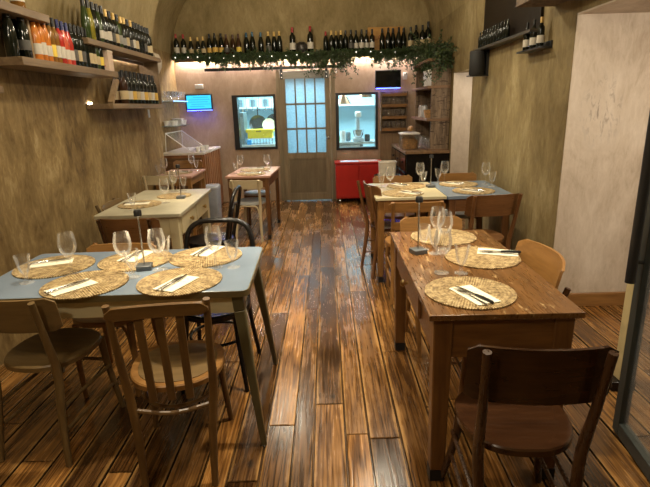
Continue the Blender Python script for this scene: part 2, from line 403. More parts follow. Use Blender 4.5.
# right wall with two door niches
mb = MB(); XO = 3.0
mb.box(XR, XO, -1.6, .9, -.02, 2.62); mb.box(XR, XO, .9, 3.46, 2.05, 2.62); mb.box(XR, XO, 3.46, 5.75, -.02, 2.62)
mb.box(XR, XO, 5.75, 6.6, 1.875, 2.62); mb.box(XR, XO, 6.6, YB+.1, -.02, 2.62)
struct(mb.build('wall_right', m_wall))
def mat_scratched():
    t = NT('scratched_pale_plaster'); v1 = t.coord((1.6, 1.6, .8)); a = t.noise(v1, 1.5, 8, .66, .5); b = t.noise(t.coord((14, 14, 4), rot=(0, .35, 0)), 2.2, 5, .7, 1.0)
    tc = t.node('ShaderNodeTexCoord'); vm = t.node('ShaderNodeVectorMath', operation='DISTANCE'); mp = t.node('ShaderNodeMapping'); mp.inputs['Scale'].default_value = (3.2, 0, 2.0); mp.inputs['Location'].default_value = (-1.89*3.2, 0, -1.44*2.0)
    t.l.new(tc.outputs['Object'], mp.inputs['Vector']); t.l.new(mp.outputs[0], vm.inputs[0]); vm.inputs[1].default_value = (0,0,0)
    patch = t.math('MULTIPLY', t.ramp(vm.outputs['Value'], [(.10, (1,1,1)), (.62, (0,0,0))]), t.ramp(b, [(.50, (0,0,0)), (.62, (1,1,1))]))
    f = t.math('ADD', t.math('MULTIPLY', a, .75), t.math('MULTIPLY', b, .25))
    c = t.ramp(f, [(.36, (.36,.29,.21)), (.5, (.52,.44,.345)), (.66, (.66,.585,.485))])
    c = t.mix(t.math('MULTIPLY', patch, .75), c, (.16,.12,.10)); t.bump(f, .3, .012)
    return t.set(base=c, rough=.7, spec=.35)
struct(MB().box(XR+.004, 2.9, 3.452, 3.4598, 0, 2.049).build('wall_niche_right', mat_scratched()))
struct(MB().box(XR+.004, 2.9, .92, 3.452, 2.04, 2.0495).build('trim_3', m_pale))
struct(MB().box(2.9, 2.95, .9, 3.46, 0, 2.05).build('wall_niche_side', m_pale))
struct(MB().box(XR+.004, 2.4, 6.592, 6.5998, 0, 1.874).build('wall_far_niche', m_pale))
struct(MB().box(2.4, 2.45, 5.75, 6.6, 0, 1.875).build('wall_far_niche_side', m_pale))
struct(MB().box(XR+.01, 2.88, 3.428, 3.4515, 0, .105).build('baseboard_right', m_honh, bevel=.004))
# near wall behind the camera
struct(MB().box(XL-.3, XO, -1.8, -1.6, -.02, 3.6).build('wall_front', m_wall))
# end wall with openings
WL = (-1.49, -.80, .86, 1.715); WR = (.157, .838, .81, 1.705); DR = (-.70, .07, 0, 2.0)
mb = MB()
T0, T1_ = YB, YB+.16
mb.box(XLB-.1, WL[0], T0, T1_, 0, 2.2); mb.box(WL[0], WL[1], T0, T1_, 0, WL[2]); mb.box(WL[0], WL[1], T0, T1_, WL[3], 2.2)
mb.box(WL[1], DR[0], T0, T1_, 0, 2.2); mb.box(DR[0], DR[1], T0, T1_, DR[3], 2.2); mb.box(DR[1], WR[0], T0, T1_, 0, 2.2)
mb.box(WR[0], WR[1], T0, T1_, 0, WR[2]); mb.box(WR[0], WR[1], T0, T1_, WR[3], 2.2); mb.box(WR[1], XR+.1, T0, T1_, 0, 2.2)
struct(mb.build('wall_back', m_back))
struct(MB().box(XLB-.1, XR+.1, T0, T1_, 2.2, 3.6).build('wall_back_upper', m_vault))
# windows to the kitchen
for i, (W_, extra) in enumerate(((WL, .045), (WR, .02))):
    x0, x1, z0, z1 = W_; f = .035
    o = struct(MB().box(x0, x0+f+extra, YB-.03, YB+.14, z0, z1).box(x1-f, x1, YB-.03, YB+.14, z0, z1).box(x0+f+extra, x1-f, YB-.03, YB+.14, z0, z0+f).box(x0+f+extra, x1-f, YB-.03, YB+.14, z1-f, z1).build('window_%d' % (i+1), m_black))
    MB().box(x0+f+extra, x1-f, YB+.05, YB+.056, z0+f, z1-f).build('pane', m_glassd, o)
# kitchen shell beyond
KY = 10.6
mb = MB().box(-2.9, 2.3, KY, KY+.1, 0, 2.9).box(-2.95, -2.85, 8.3, KY, 0, 2.9).box(2.2, 2.3, 8.3, KY, 0, 2.9)
struct(mb.build('wall_kitchen', m_kwall))
struct(MB().box(-2.9, 2.3, 8.3, KY, 2.8, 2.9).build('ceiling_kitchen', m_kwall))
struct(MB().box(-2.9, 2.3, 8.3, KY, -.05, 0).build('floor_kitchen', plain('grey_tile', (.3,.32,.33), .4)))
# pale posts either side of the sliding door
struct(MB().box(-.775, -.70, YB-.05, YB, 0, 2.08).box(.085, .16, YB-.05, YB, 0, 2.08).build('trim_4', m_doorw, bevel=.004))

# sliding door: a thing with its own parts, hung on the black rail
def sliding_door():
    r = thing('sliding_door', 'greyish painted sliding door with twelve frosted panes between the two kitchen windows', 'door', (-.315, YB-.085, 0))
    x0, x1 = -.385, .385; a, b = -.02, .02
    mb = MB().box(x0, x0+.075, a, b, .01, 2.03).box(x1-.075, x1, a, b, .01, 2.03).box(x0+.075, x1-.075, a, b, .01, .12).box(x0+.075, x1-.075, a, b, .70, .79)
    mb.build('frame', m_doorw, r, bevel=.003)
    MB().box(x0-.001, x1+.001, a-.006, b+.001, 1.935, 2.05).build('top_rail', m_doorl, r, bevel=.003)
    MB().box(x0+.075, x1-.075, -.001, .012, .12, .70).build('lower_panel', wood('shaded_door_panel', (.12,.09,.052), (.21,.165,.10), 2, .5), r)  # recess shade put into a darker copy of the door paint
    MB().box(x0+.075, x1-.075, -.012, -.0015, .12, .135).box(x0+.075, x1-.075, -.012, -.0015, .685, .70).box(x0+.075, x0+.09, -.012, -.0015, .135, .685).box(x1-.09, x1-.075, -.012, -.0015, .135, .685).build('panel_moulding', m_doorw, r)
    mb = MB(); gx0, gx1, gz0, gz1 = x0+.075, x1-.075, .79, 1.935
    for k in range(1, 4): xx = gx0+(gx1-gx0)*k/4; mb.box(xx-.010, xx+.010, a+.004, b-.004, gz0, gz1)
    for k in range(1, 3): zz = gz0+(gz1-gz0)*k/3; mb.box(gx0, gx1, a+.006, b-.006, zz-.013, zz+.013)
    mb.build('glazing_bars', m_doorw, r)
    MB().box(gx0, gx1, .004, .008, gz0, gz1).build('frosted_glass', m_frost, r)
    MB().lathe([(0,0),(.022,0),(.028,.01),(.02,.025),(0,.028)], seg=14).build('knob', m_steel, r, loc=(.345, -.02, 1.02)).rotation_euler = (PI/2, 0, 0)
    for s in (-.36, .34):
        h = MB().box(s-.02, s+.02, -.036, -.024, 1.93, 2.15).build('hanger', m_black, r)
        MB().tube([(s, -.040, 1.96), (s, -.034, 1.96)], .009, 8).tube([(s, -.040, 2.02), (s, -.034, 2.02)], .009, 8).build('bolt', m_steel, h)
sliding_door()
tag(MB().box(-1.86, .32, YB-.145, YB-.127, 2.075, 2.12).box(-1.7, -1.66, YB-.13, YB, 2.08, 2.11).box(-.95, -.91, YB-.13, YB, 2.08, 2.11).box(.22, .26, YB-.13, YB, 2.08, 2.11).build('door_rail', m_black), 'long black steel sliding rail mounted above the frosted door', 'rail')

# ------------------------------------------------------------------ furniture builders
def sup(w, d, n=36, p=2.6, front=1.0, back=1.0):
    """rounded seat outline; front/back change the width of either half"""
    out = []
    for k in range(n):
        a = 2*PI*k/n; c, s_ = math.cos(a), math.sin(a)
        x = abs(c)**(2/p)*(1 if c > 0 else -1)*w/2; y = abs(s_)**(2/p)*(1 if s_ > 0 else -1)*d/2
        t = (y/d+.5); x *= back+(front-back)*t
        out.append((x, y))
    return out
def seat_mb(outline, z, th, dish=.010):
    mb = MB(); R = lambda s, zz: [(x*s, y*s, zz) for x, y in outline]
    mb.rings([R(.93, z-th), R(.995, z-th+.005), R(1., z-.006), R(.975, z), R(.88, z-.001), R(.72, z-dish*.6), R(.4, z-dish), R(.08, z-dish*1.05)])
    return mb
def curved_panel(w, z0, z1, y0, y1, bulge, th, taper=0., round_=.018, nx=14, nz=6):
    """bent plywood back; y0/y1 at the bottom/top centre, bulge pulls the ends forward"""
    fr, bk = [], []
    for i in range(nz+1):
        t = i/nz; z = z0+(z1-z0)*t; rowf, rowb = [], []
        for j in range(nx+1):
            u = -1+2*j/nx; ww = (w/2)*(1-taper*(1-t)); zz = z
            if abs(u) > .93:      # soften the corners
                zz = z + (round_ if i == 0 else (-round_ if i == nz else 0))*((abs(u)-.93)/.07)
            y = y0+(y1-y0)*t+bulge*u*u
            dx = -2*bulge*u/(w/2); nn = math.hypot(1, dx)
            rowf.append((u*ww+dx/nn*th/2, y+th/2/nn, zz)); rowb.append((u*ww-dx/nn*th/2, y-th/2/nn, zz))
        fr.append(rowf); bk.append(rowb)
    return MB().slab(fr, bk)
def spline(pts, n=8):
    """Catmull-Rom through points (x,y,z)"""
    P_ = [Vector(p) for p in pts]; P_ = [2*P_[0]-P_[1]]+P_+[2*P_[-1]-P_[-2]]; out = []
    for i in range(1, len(P_)-2):
        for k in range(n):
            t = k/n; a, b, c, d = P_[i-1], P_[i], P_[i+1], P_[i+2]
            out.append(.5*((2*b)+(c-a)*t+(2*a-5*b+4*c-d)*t*t+(3*b-a-3*c+d)*t**3))
    out.append(P_[-2]); return out

def chair(label, loc, rz, style='panel', mw=None, mh=None, ms=None, w=.40, d=.40, sh=.455, top=.82, group=None, rake=.09, pz0=.60, seatlabel=None, name='dining_chair', pw=None, bulge=.04, splay=.03, ply_mat=None, stretch=True, footin=0., ltop=None):
    mw = mw or m_mid; mh = mh or m_midh; ms = ms or mh
    r = thing(name, label, 'chair', loc, rz, group)
    bx = w/2-.035; yb = -d/2+.01
    ol = sup(w, d, 40, 2.45, 1.05, .93)
    s_ = seat_mb(ol, sh, .032).build('seat', ms, r, label=seatlabel)
    for sx in (-1, 1):
        pts = spline([(sx*(bx+.012-footin), yb-.06, 0), (sx*(bx-.002-footin*.4), yb-.025, .25), (sx*bx, yb-.005, sh-.02), (sx*(bx+.006), yb-.02-rake*.35, sh+.16), (sx*(bx+.014), yb-.02-rake*(((ltop or top)-sh)/(top-sh)), (ltop or top)+.004)], 6)
        n = len(pts); rad = [.0135+.005*math.sin(PI*min(1, i/(n-1)*1.15)) for i in range(n)]
        MB().tube(pts, rad, 10).build('leg', mw, r)
        pts = spline([(sx*(w/2-.045), d/2-.05, sh-.028), (sx*(w/2-.035), d/2-.035, .25), (sx*(w/2-.045+splay), d/2-.05+splay+.02, 0)], 7)
        n = len(pts); MB().tube(pts, [.019-.006*i/(n-1) for i in range(n)], 10).build('leg', mw, r)
    if stretch:
        for z in (.16, .27):
            for sx in (-1, 1):
                MB().tube([(sx*(bx+.004), yb-.035, z), (sx*(w/2-.035+splay*.3), d/2-.045+splay*.3, z)], .0085, 8).build('stretcher', mw, r)
        MB().tube([(-(w/2-.035), d/2-.035, .30), ((w/2-.035), d/2-.035, .30)], .0085, 8).build('stretcher', mw, r)
    yt = yb-.02-rake; ym = yb-.02-rake*((pz0-sh)/(top-sh))
    if style == 'panel':
        curved_panel(pw or (w+.06), pz0, top, ym+.018, yt+.022, bulge, .012).build('backrest', ply_mat or mh, r)
    elif style == 'slats':
        MB().rings([[(x*q, y*q, z) for x, y in ol] for q, z in ((.84, sh-.008), (.84, sh+.0005), (.80, sh+.002), (.3, sh-.004))]).build('seat_panel', m_olivh, s_)
        curved_panel(w-.03, top-.055, top-.005, yt+.006, yt+.0, -.012, .022, nz=3).build('top_rail', mh, r)
        for k in (-.075, -.0, .075):
            MB().bar((k, yt+.008-.012*0, top-.05), (k*.95, yb-.012, sh-.06), .030, .011).build('slat', mw, r)
        MB().tube(spline([(-bx, yb, sh-.10), (0, yb-.03, sh-.11), (bx, yb, sh-.10)], 6), .010, 8).build('stretcher', mw, r)
        # bent hoop bracing the legs below the seat
        hoop = [(.15*math.cos(a), .15*math.sin(a)+.005, sh-.13) for a in [2*PI*k/28 for k in range(28)]]
        MB().tube(hoop, .0085, 8, True).build('hoop_brace', mw, r)
    elif style == 'rail':
        curved_panel(w+.02, top-.075, top, yt+.012, yt, .02, .018, nz=4).build('top_rail', mh, r)
        curved_panel(w-.04, pz0-.06, pz0, ym+.004, ym, .0, .014, nz=3).build('mid_rail', mh, r)
        for k in (-.09, 0, .09):
            MB().tube([(k, ym, pz0), (k, yt+.004, top-.07)], .007, 7).build('spindle', mw, r)
    elif style == 'toprail':
        curved_panel(w+.03, top-.10, top, yt+.018, yt+.010, .03, .014, nz=4).build('backrest', mh, r)
        for sx in (-1, 1):   # bent braces under the seat front
            MB().tube(spline([(sx*(w/2-.04), d/2-.035, .20), (sx*.11, d/2-.05, .40), (0, d/2-.05, .415)], 6), .008, 7).build('bent_brace', mw, r)
            MB().tube(spline([(sx*(bx), yb-.03, .20), (sx*.11, yb-.02, .40), (0, yb-.01, .415)], 6), .008, 7).build('bent_brace', mw, r)
    return r

def bentwood(label, loc, rz, group=None):
    r = thing('bentwood_chair', label, 'chair', loc, rz, group)
    sh = .455; ol = [(.2*math.cos(2*PI*k/36), .2*math.sin(2*PI*k/36)) for k in range(36)]
    seat_mb(ol, sh, .038, .012).build('seat', m_blackw, r)
    def hoop(wd, zt, y0, yt, z0, flare):
        p = [(-wd*flare, y0, z0), (-wd*.98, y0+(yt-y0)*.5, z0+(zt-z0)*.5), (-wd*.93, y0+(yt-y0)*.82, z0+(zt-z0)*.85), (-wd*.62, yt, zt), (0, yt, zt+.012), (wd*.62, yt, zt), (wd*.93, y0+(yt-y0)*.82, z0+(zt-z0)*.85), (wd*.98, y0+(yt-y0)*.5, z0+(zt-z0)*.5), (wd*flare, y0, z0)]
        return spline(p, 7)
    # outer hoop runs on into the rear legs
    pts = [Vector((-.19, -.25, 0)), Vector((-.165, -.20, .25))] + hoop(.20, .865, -.165, -.26, .44, .78) + [Vector((.165, -.20, .25)), Vector((.19, -.25, 0))]
    n = len(pts); MB().tube(pts, [.013]*2+[.0155]*(n-4)+[.013]*2, 10).build('back_hoop', m_blackw, r)
    MB().tube(hoop(.115, .74, -.185, -.232, .45, .85), .0105, 9).build('inner_hoop', m_blackw, r)
    for sx in (-1, 1):
        MB().tube(spline([(sx*.135, .125, sh-.03), (sx*.15, .15, .25), (sx*.18, .19, 0)], 6), [.018-.006*i/12 for i in range(13)], 10).build('leg', m_blackw, r)
    MB().tube([(.158*math.cos(2*PI*k/28), .158*math.sin(2*PI*k/28)-.01, .26) for k in range(28)], .009, 8, True).build('hoop_brace', m_blackw, r)
    return r

def table(label, loc, rz, w, l, h, mt, ma, ml, th=.025, ov=.03, ah=.10, legw=(.055, .055), splay=0., group=None, edge=None, tip=None, drawers=(), mh=None, rnd=0., legd=None):
    r = thing('dining_table', label, 'table', loc, rz, group)
    def rr(x0, x1, y0, y1, rad):
        if rad <= 0: return [(x0,y0),(x1,y0),(x1,y1),(x0,y1)]
        out = []
        for cx, cy, a0 in ((x1-rad,y0+rad,-PI/2),(x1-rad,y1-rad,0),(x0+rad,y1-rad,PI/2),(x0+rad,y0+rad,PI)):
            out += [(cx+rad*math.cos(a0+PI/2*k/5), cy+rad*math.sin(a0+PI/2*k/5)) for k in range(6)]
        return out
    MB().prism(rr(0, w, 0, l, rnd), h-th, h).build('tabletop', mt, r, bevel=.003)
    if edge:
        o_ = rr(-.003, w+.003, -.003, l+.003, rnd+.003); i_ = rr(0.001, w-.001, .001, l-.001, rnd)
        MB().rings([[(x, y, h-th-.012) for x, y in i_], [(x, y, h-th-.012) for x, y in o_], [(x, y, h-.002) for x, y in o_], [(x, y, h-.002) for x, y in i_]]).build('edge_band', edge, r)
    a = ov; t = .02
    z0, z1 = h-th-ah, h-th-.001
    li = legw[0]
    MB().box(a+li*.6, w-a-li*.6, a+.008, a+.008+t, z0, z1).build('apron', ma, r)
    MB().box(a+li*.6, w-a-li*.6, l-a-.008-t, l-a-.008, z0, z1).build('apron', ma, r)
    MB().box(a+.008, a+.008+t, a+li*.6, l-a-li*.6, z0, z1).build('apron', ma, r)
    MB().box(w-a-.008-t, w-a-.008, a+li*.6, l-a-li*.6, z0, z1).build('apron', ma, r)
    for sx, sy in ((0,0),(1,0),(1,1),(0,1)):
        cx = a+li/2 if sx == 0 else w-a-li/2; cy = a+li/2 if sy == 0 else l-a-li/2
        dx = (-1 if sx == 0 else 1)*splay; dy = (-1 if sy == 0 else 1)*splay
        top = Vector((cx, cy, h-th-.001)); bot = Vector((cx+dx, cy+dy, 0.0)); kn = Vector((cx, cy, z0-.02)) if splay == 0 else top.lerp(bot, .12)
        tz = .05 if tip else 0.
        b2 = kn.lerp(bot, 1-tz/kn.z) if tip else bot
        w2 = legw[1]+(legw[0]-legw[1])*(tz/kn.z)
        lg = (MB().bar(top, b2, li, li, w2, w2) if splay == 0 else MB().bar(top, kn, li, li).bar(kn, b2, li, li, w2, w2)).build('leg', ml, r, bevel=.005)
        if tip: MB().bar(b2, bot, w2+.002, w2+.002, legw[1]+.002, legw[1]+.002).build('foot_tip', tip, lg)
    for (side, y0, y1, zz0, zz1, mk) in drawers:
        x = a+.007 if side == 'L' else w-a-.007; s = -1 if side == 'L' else 1
        dr = MB().box(min(x, x+s*.014), max(x, x+s*.014), y0, y1, zz0, zz1).build('drawer', ma, r, bevel=.003)
        k = MB().lathe([(0,0),(.008,0),(.009,.012),(.018,.02),(.019,.027),(.012,.034),(0,.036)], seg=14).build('knob', mk, dr, loc=(x+s*.014, (y0+y1)/2, (zz0+zz1)/2)); k.rotation_euler = (0, s*PI/2, 0)
    return r
# ------------------------------------------------------------------ tables
m_tip = m_black
brass = plain('brass_knob', (.55,.40,.18), .3, 1., .1)
T1 = table('long blue-grey topped table with splayed olive legs at the near left', (-1.597,1.936,0), math.radians(1.5), 1.24, .685, .76, m_bluegrey, m_cream, m_olivem, .018, .03, .10, (.050,.026), .085, edge=m_edge, rnd=.035)
T2 = table('cream painted desk with two side drawers by the left wall', (-1.78,3.60,0), math.radians(1.46), .66, 1.18, .76, plain('worn_cream_desk_top', (.38,.35,.25), .35, 0, .15, 6), m_cream, m_cream, .028, .028, .17, (.075,.06), 0, drawers=[('R', .11, .58, .575, .725, brass), ('R', .60, 1.07, .575, .725, brass)], rnd=.02)
T3 = table('pink topped table beside the far end of the left wall', (-2.06,5.75,0), 0, .46, .72, .76, m_pink, m_honh, m_hon, .025, .015, .09, (.045,.035))
T4 = table('small pink topped table with black foot tips under the left kitchen window', (-1.18,5.622,0), math.radians(-2.56), .52, .90, .76, m_pink, m_midh, m_mid, .025, .02, .11, (.050,.036), 0, tip=m_tip)
T5 = table('worn dark wooden table with scratched top at the near right', (.363,1.659,0), math.radians(-.6), .572, 1.244, .76, m_tbl, m_tblap, m_tblleg, .024, .022, .165, (.075,.058), 0, tip=m_tip, drawers=[('L', .32, .92, .60, .715, brass)])
T6 = table('cream topped wooden table at the far right nearest the aisle', (.40,4.03,0), 0, .594, .80, .76, m_creamtop, m_honh, m_hon, .025, .02, .11, (.058,.045), 0, tip=m_tip)
T7 = table('blue-grey topped table pushed against the right wall', (1.0,4.03,0), 0, .56, .80, .76, m_bluegrey, m_midh, m_mid, .028, .02, .11, (.058,.045), 0)

# ------------------------------------------------------------------ chairs
A = math.radians
chair('worn olive-brown chair with curved plywood back at the left corner', (-1.321,2.095,0), A(-7), 'panel', m_oliv, m_olivh, m_olivh, w=.38, top=.79, rake=.07, pz0=.635, pw=.43, bulge=.05, splay=.03)
chair('wooden slat-back chair with round seat in front of the blue-grey table', (-.675,1.92,0), A(8), 'slats', wood('slat_chair_wood', (.062,.030,.008), (.165,.086,.024), 2, .4), wood('slat_chair_rail_wood', (.062,.030,.008), (.165,.086,.024), 0, .4), m_hon, w=.40, d=.40, top=.835, rake=.05, splay=.03, stretch=False, footin=.038, seatlabel='honey rim around an olive-brown seat')
chair('dark walnut chair with wide plywood back and glossy seat at the near right', (.627,1.485,0), A(-4), 'panel', m_dk, m_dkh, m_dkh, w=.385, d=.37, top=.83, rake=.06, pz0=.635, pw=.425, bulge=.035, splay=.05, footin=.014, name='dining_chair')
chair('blond plywood chair tucked under the right side of the scratched table', (.775,2.19,0), A(90), 'panel', m_mid, m_honh, m_honh, w=.40, top=.835, rake=.09, pz0=.66, pw=.48, bulge=.07, splay=.02, footin=.03, ltop=.71)
chair('honey coloured chair at the far end of the scratched table', (.665,2.86,0), A(180), 'panel', m_hon, m_honh, m_honh, w=.35, d=.36, top=.80, rake=.08, pz0=.66, pw=.40, bulge=.02, splay=-.01)
chair('honey wooden chair with spindles and curved top rail before the cream topped table', (.655,3.80,0), 0, 'rail', m_hon, m_honh, m_honh, w=.40, d=.38, top=.815, rake=.08, pz0=.66, splay=.0)
chair('brown wooden chair seen from the side at the aisle end of the cream topped table', (.59,4.37,0), A(-77), 'panel', m_mid, m_midh, m_dkh, w=.38, top=.84, rake=.07, pz0=.58, pw=.43, bulge=.06, splay=.0)
chair('brown chair with plywood back before the blue-grey table by the right wall', (1.235,3.90,0), A(7), 'panel', m_mid, m_midh, m_midh, w=.40, top=.835, rake=.09, pz0=.665, pw=.43, bulge=.045, splay=.0)
chair('honey chair on the far side of the cream topped table', (.68,4.85,0), A(180), 'toprail', m_hon, m_honh, m_honh, w=.38, top=.79, rake=.07, splay=.0, stretch=False)
chair('honey chair on the far side of the wall-side blue-grey table', (1.36,4.85,0), A(180), 'toprail', m_hon, m_honh, m_seatgrey, w=.36, top=.80, rake=.07, splay=.0, stretch=False, seatlabel='pale grey seat')
chair('cream painted chair with grey-blue seat at the small pink topped table', (-.905,5.76,0), A(-7), 'toprail', m_chaircream, m_chaircream, m_seatgrey, w=.36, d=.38, top=.725, rake=.06, splay=.01, stretch=False, seatlabel='grey-blue padded seat')
st = thing('stool', 'low stool with grey-blue seat half hidden under the small pink topped table', 'stool', (-.92,6.33,0), 0)
seat_mb(sup(.34,.30), .46, .03).build('seat', m_seatgrey, st)
for sx in (-1,1):
    for sy in (-1,1): MB().bar((sx*.13,sy*.11,.43),(sx*.14,sy*.12,0),.034,.034,.026,.026).build('leg', m_mid, st)
MB().box(-.13,.13,-.115,-.095,.37,.428).box(-.13,.13,.095,.115,.37,.428).build('apron', m_midh, st)
bentwood('black bentwood chair with double hoop back behind the blue-grey table', (-.655,2.575,0), A(180))
bentwood('black bentwood chair seen edge-on at the drawer side of the cream desk', (-1.01,4.02,0), A(90))
chair('dark reddish-brown chair with curved back at the near end of the cream desk', (-1.375,3.50,0), A(-2), 'panel', m_dk, m_midh, m_midh, w=.39, top=.81, rake=.08, pz0=.63, pw=.43, bulge=.05, splay=.0)
chair('yellow-brown chair behind the blue-grey table, mostly hidden', (-1.22,2.52,0), A(180), 'toprail', m_hon, m_honh, m_honh, w=.38, d=.36, top=.765, rake=.08, splay=.0, stretch=False)
chair('olive-brown chair between the left wall and the cream desk', (-1.60,4.08,0), A(-90), 'panel', m_oliv, m_olivh, m_olivh, w=.38, top=.78, rake=.08, pz0=.62, pw=.42, bulge=.04, splay=.0)
chair('pale cream wooden chair at the near side of the left pink topped table', (-1.85,5.56,0), 0, 'toprail', m_chaircream, m_chaircream, m_chaircream, w=.34, d=.36, top=.83, rake=.06, splay=.0, stretch=False)
chair('honey chair between the left pink topped table and the bar counter', (-1.86,6.36,0), A(180), 'toprail', m_hon, m_honh, m_honh, w=.36, d=.36, top=.86, rake=.06, splay=.0, stretch=False)

# ------------------------------------------------------------------ table ware
def mat_mesh():
    prof = [(0, .0), (.188, .0)]; n = 12; R_ = .19
    prof += [(R_, .003), (R_-.001, .0065)]
    for k in range(n, 0, -1):
        r1 = R_*k/n; prof += [(r1-.003, .0072), (r1-.008, .0079), (r1-.013, .0072)]
    prof += [(0, .0075)]
    return MB().lathe(prof, seg=56).mesh('placemat', m_mat, 50)
ME_mat = mat_mesh()
ME_nap = MB().box(-.052, .052, -.098, .098, 0, .0016).box(-.052, .052, -.098, .098, .0018, .0034).mesh('napkin', m_napkin)
def print_mesh():
    mb = MB()
    for i in range(7):
        a = .6*i; mb.box(.010+.012*math.cos(a)-.004, .010+.012*math.cos(a)+.003, .050+.012*math.sin(a), .050+.012*math.sin(a)+.0016, .0034, .0037)
    for k in (-.012, -.004, .005, .013): mb.box(.012+k, .012+k+.005, .022, .0245, .0034, .0037)
    return mb.mesh('print', m_print)
ME_print = print_mesh()
def fork_mesh():
    mb = MB(); mb.rings([[(x*wd, y, z+q) for x, q in ((-1,0),(1,0),(1,.002),(-1,.002))] for y, wd, z in ((-.095,.004,0),(-.085,.0065,.0),(-.04,.0045,.001),(.015,.003,.003),(.032,.005,.003),(.042,.0105,.002),(.055,.0115,.001))])
    for k in (-1,-.33,.33,1): mb.bar((k*.0095,.054,.002),(k*.0088,.096,.0025),.0034,.0018,.0016,.0012)
    return mb.mesh('fork', m_steel)
def knife_meshes():
    h = MB().tube([(0,-.105,.005),(0,-.10,.005),(0,-.05,.005),(0,-.012,.005),(0,-.008,.005)], [.004,.0075,.0085,.006,.005], 10, flat=.6).mesh('handle', m_black)
    b = MB().prism([(-.005,-.01),(.005,-.01),(.007,.03),(.0075,.07),(.004,.098),(-.004,.108),(-.006,.06)], .004, .006).mesh('blade', m_steel)
    return h, b
ME_fork = fork_mesh(); ME_kh, ME_kb = knife_meshes(); ME_ks = ME_kh.copy(); ME_ks.materials[0] = m_steel
def setting(spot, tbl, x, y, nap=None, s=1., z=.76, knife=True):
    o = inst('placemat', ME_mat, None, (x, y, z+.0003), random.uniform(0, 6)); o.scale = (s, s, 1)
    tag(o, 'round woven seagrass placemat %s the %s' % (spot, tbl), 'placemat', 'woven placemats')
    if nap:
        nx, ny, rot = nap; zz = z+.0090; c, s_ = math.cos(rot), math.sin(rot)
        n = inst('napkin', ME_nap, None, (nx, ny, zz), rot)
        tag(n, 'cream paper napkin on the placemat %s the %s' % (spot, tbl), 'napkin', 'paper napkins')
        inst('print', ME_print, n)
        P_ = lambda a, b: (nx+a*c-b*s_, ny+a*s_+b*c, zz+.0038)
        tag(inst('fork', ME_fork, None, P_(-.027, -.012), rot+.05), 'steel fork on the napkin %s the %s' % (spot, tbl), 'fork', 'forks')
        k = thing('knife', ('black handled' if tbl == DK else 'steel')+' knife beside the fork %s the %s' % (spot, tbl), 'knife', P_(-.006, -.006), rot+.12, 'knives')
        inst('handle', ME_kh if tbl == DK else ME_ks, k); inst('blade', ME_kb, k)
BG = 'long bluish table'; DK = 'scratched dark table'; CD = 'cream desk'; P3 = 'pink table by the left wall'; P4 = 'pink table below the window'; CT = 'cream topped table'; GT = 'bluish table by the wall'
setting('at the far left corner of', BG, -1.405, 2.37, (-1.44, 2.41, A(-68)), 1.0)
setting('at the front left of', BG, -1.115, 2.09, (-1.15, 2.035, A(-38)), .98)
setting('behind the lamp on', BG, -1.015, 2.44, (-1.03, 2.49, A(-14)), .98)
setting('at the far right of', BG, -.655, 2.475, (-.665, 2.555, A(-17)), 1.0)
setting('at the front right of', BG, -.685, 2.10, (-.685, 2.05, A(-22)), 1.0)
setting('nearest the front edge of', DK, .572, 1.875, (.575, 1.825, A(20)), .96)
setting('in the middle right of', DK, .765, 2.335, (.86, 2.39, A(70)), .96)
setting('at the far end of', DK, .665, 2.745, None, .98)
setting('at the front of', CT, .655, 4.225, (.72, 4.20, A(40)), .95)
setting('at the back of', CT, .745, 4.60, (.68, 4.66, A(35)), .95)
setting('at the back of', GT, 1.245, 4.63, (1.20, 4.64, A(42)), .95)
setting('at the front of', GT, 1.275, 4.24, (1.26, 4.22, A(42)), .95)
setting('at the near left of', CD, -1.575, 4.02, (-1.60, 4.03, A(-80)), .92)
setting('in the middle of', CD, -1.40, 4.22-.02+.20, None, .80)
setting('on', P3, -1.86, 6.10, (-1.83, 6.14, A(60)), .95)
setting('on', P4, -.91, 6.20, (-.91, 6.28, A(75)), .98)
setting('at the front of', P4, -.90, 5.81, (-.88, 5.80, A(80)), .90)

def wine_mesh(h=.205, rb=.042, stem=.085, rim=.033, name='wine_glass'):
    o = [(0,.0),(.034,.0),(.035,.0015),(.020,.004),(.006,.009),(.0042,.02),(.0040,stem-.012),(.006,stem-.003),(rb*.45,stem+.006),(rb*.82,stem+.026),(rb,stem+.055),(rb*.96,stem+.082),(rim,h)]
    i = [(rim-.0012,h),(rb*.96-.0015,stem+.082),(rb-.0018,stem+.055),(rb*.80,stem+.028),(rb*.42,stem+.010),(0,stem+.004)]
    return MB().lathe(o+i, seg=28).mesh(name, m_glass, 60)
def goblet_mesh(h=.135, r=.035):
    o = [(0,0),(.030,0),(.031,.002),(.010,.008),(.006,.02),(.007,.038),(.014,.048)]; n = 5
    body = []
    for k in range(n+1):
        t = k/n; body += [(.018+(r-.018)*t**.6, .052+(h-.052)*t)]
    return MB().lathe(o+body+[(r-.0016,h)]+[(q-.0025, z+.003) for q, z in reversed(body[:-1])]+[(0,.058)], seg=18).mesh('water_glass', m_glass, 25)
ME_wine = wine_mesh(); ME_gob = goblet_mesh()
def glassware(kind, x, y, where, z=.76, s=1.):
    o = inst('wine_glass' if kind == 'W' else 'water_glass', ME_wine if kind == 'W' else ME_gob, None, (x, y, z+.0004)); o.scale = (s, s, s)
    tag(o, ('clear stemmed wine glass ' if kind == 'W' else 'small faceted water goblet ')+where, 'glass', 'wine glasses' if kind == 'W' else 'water goblets')
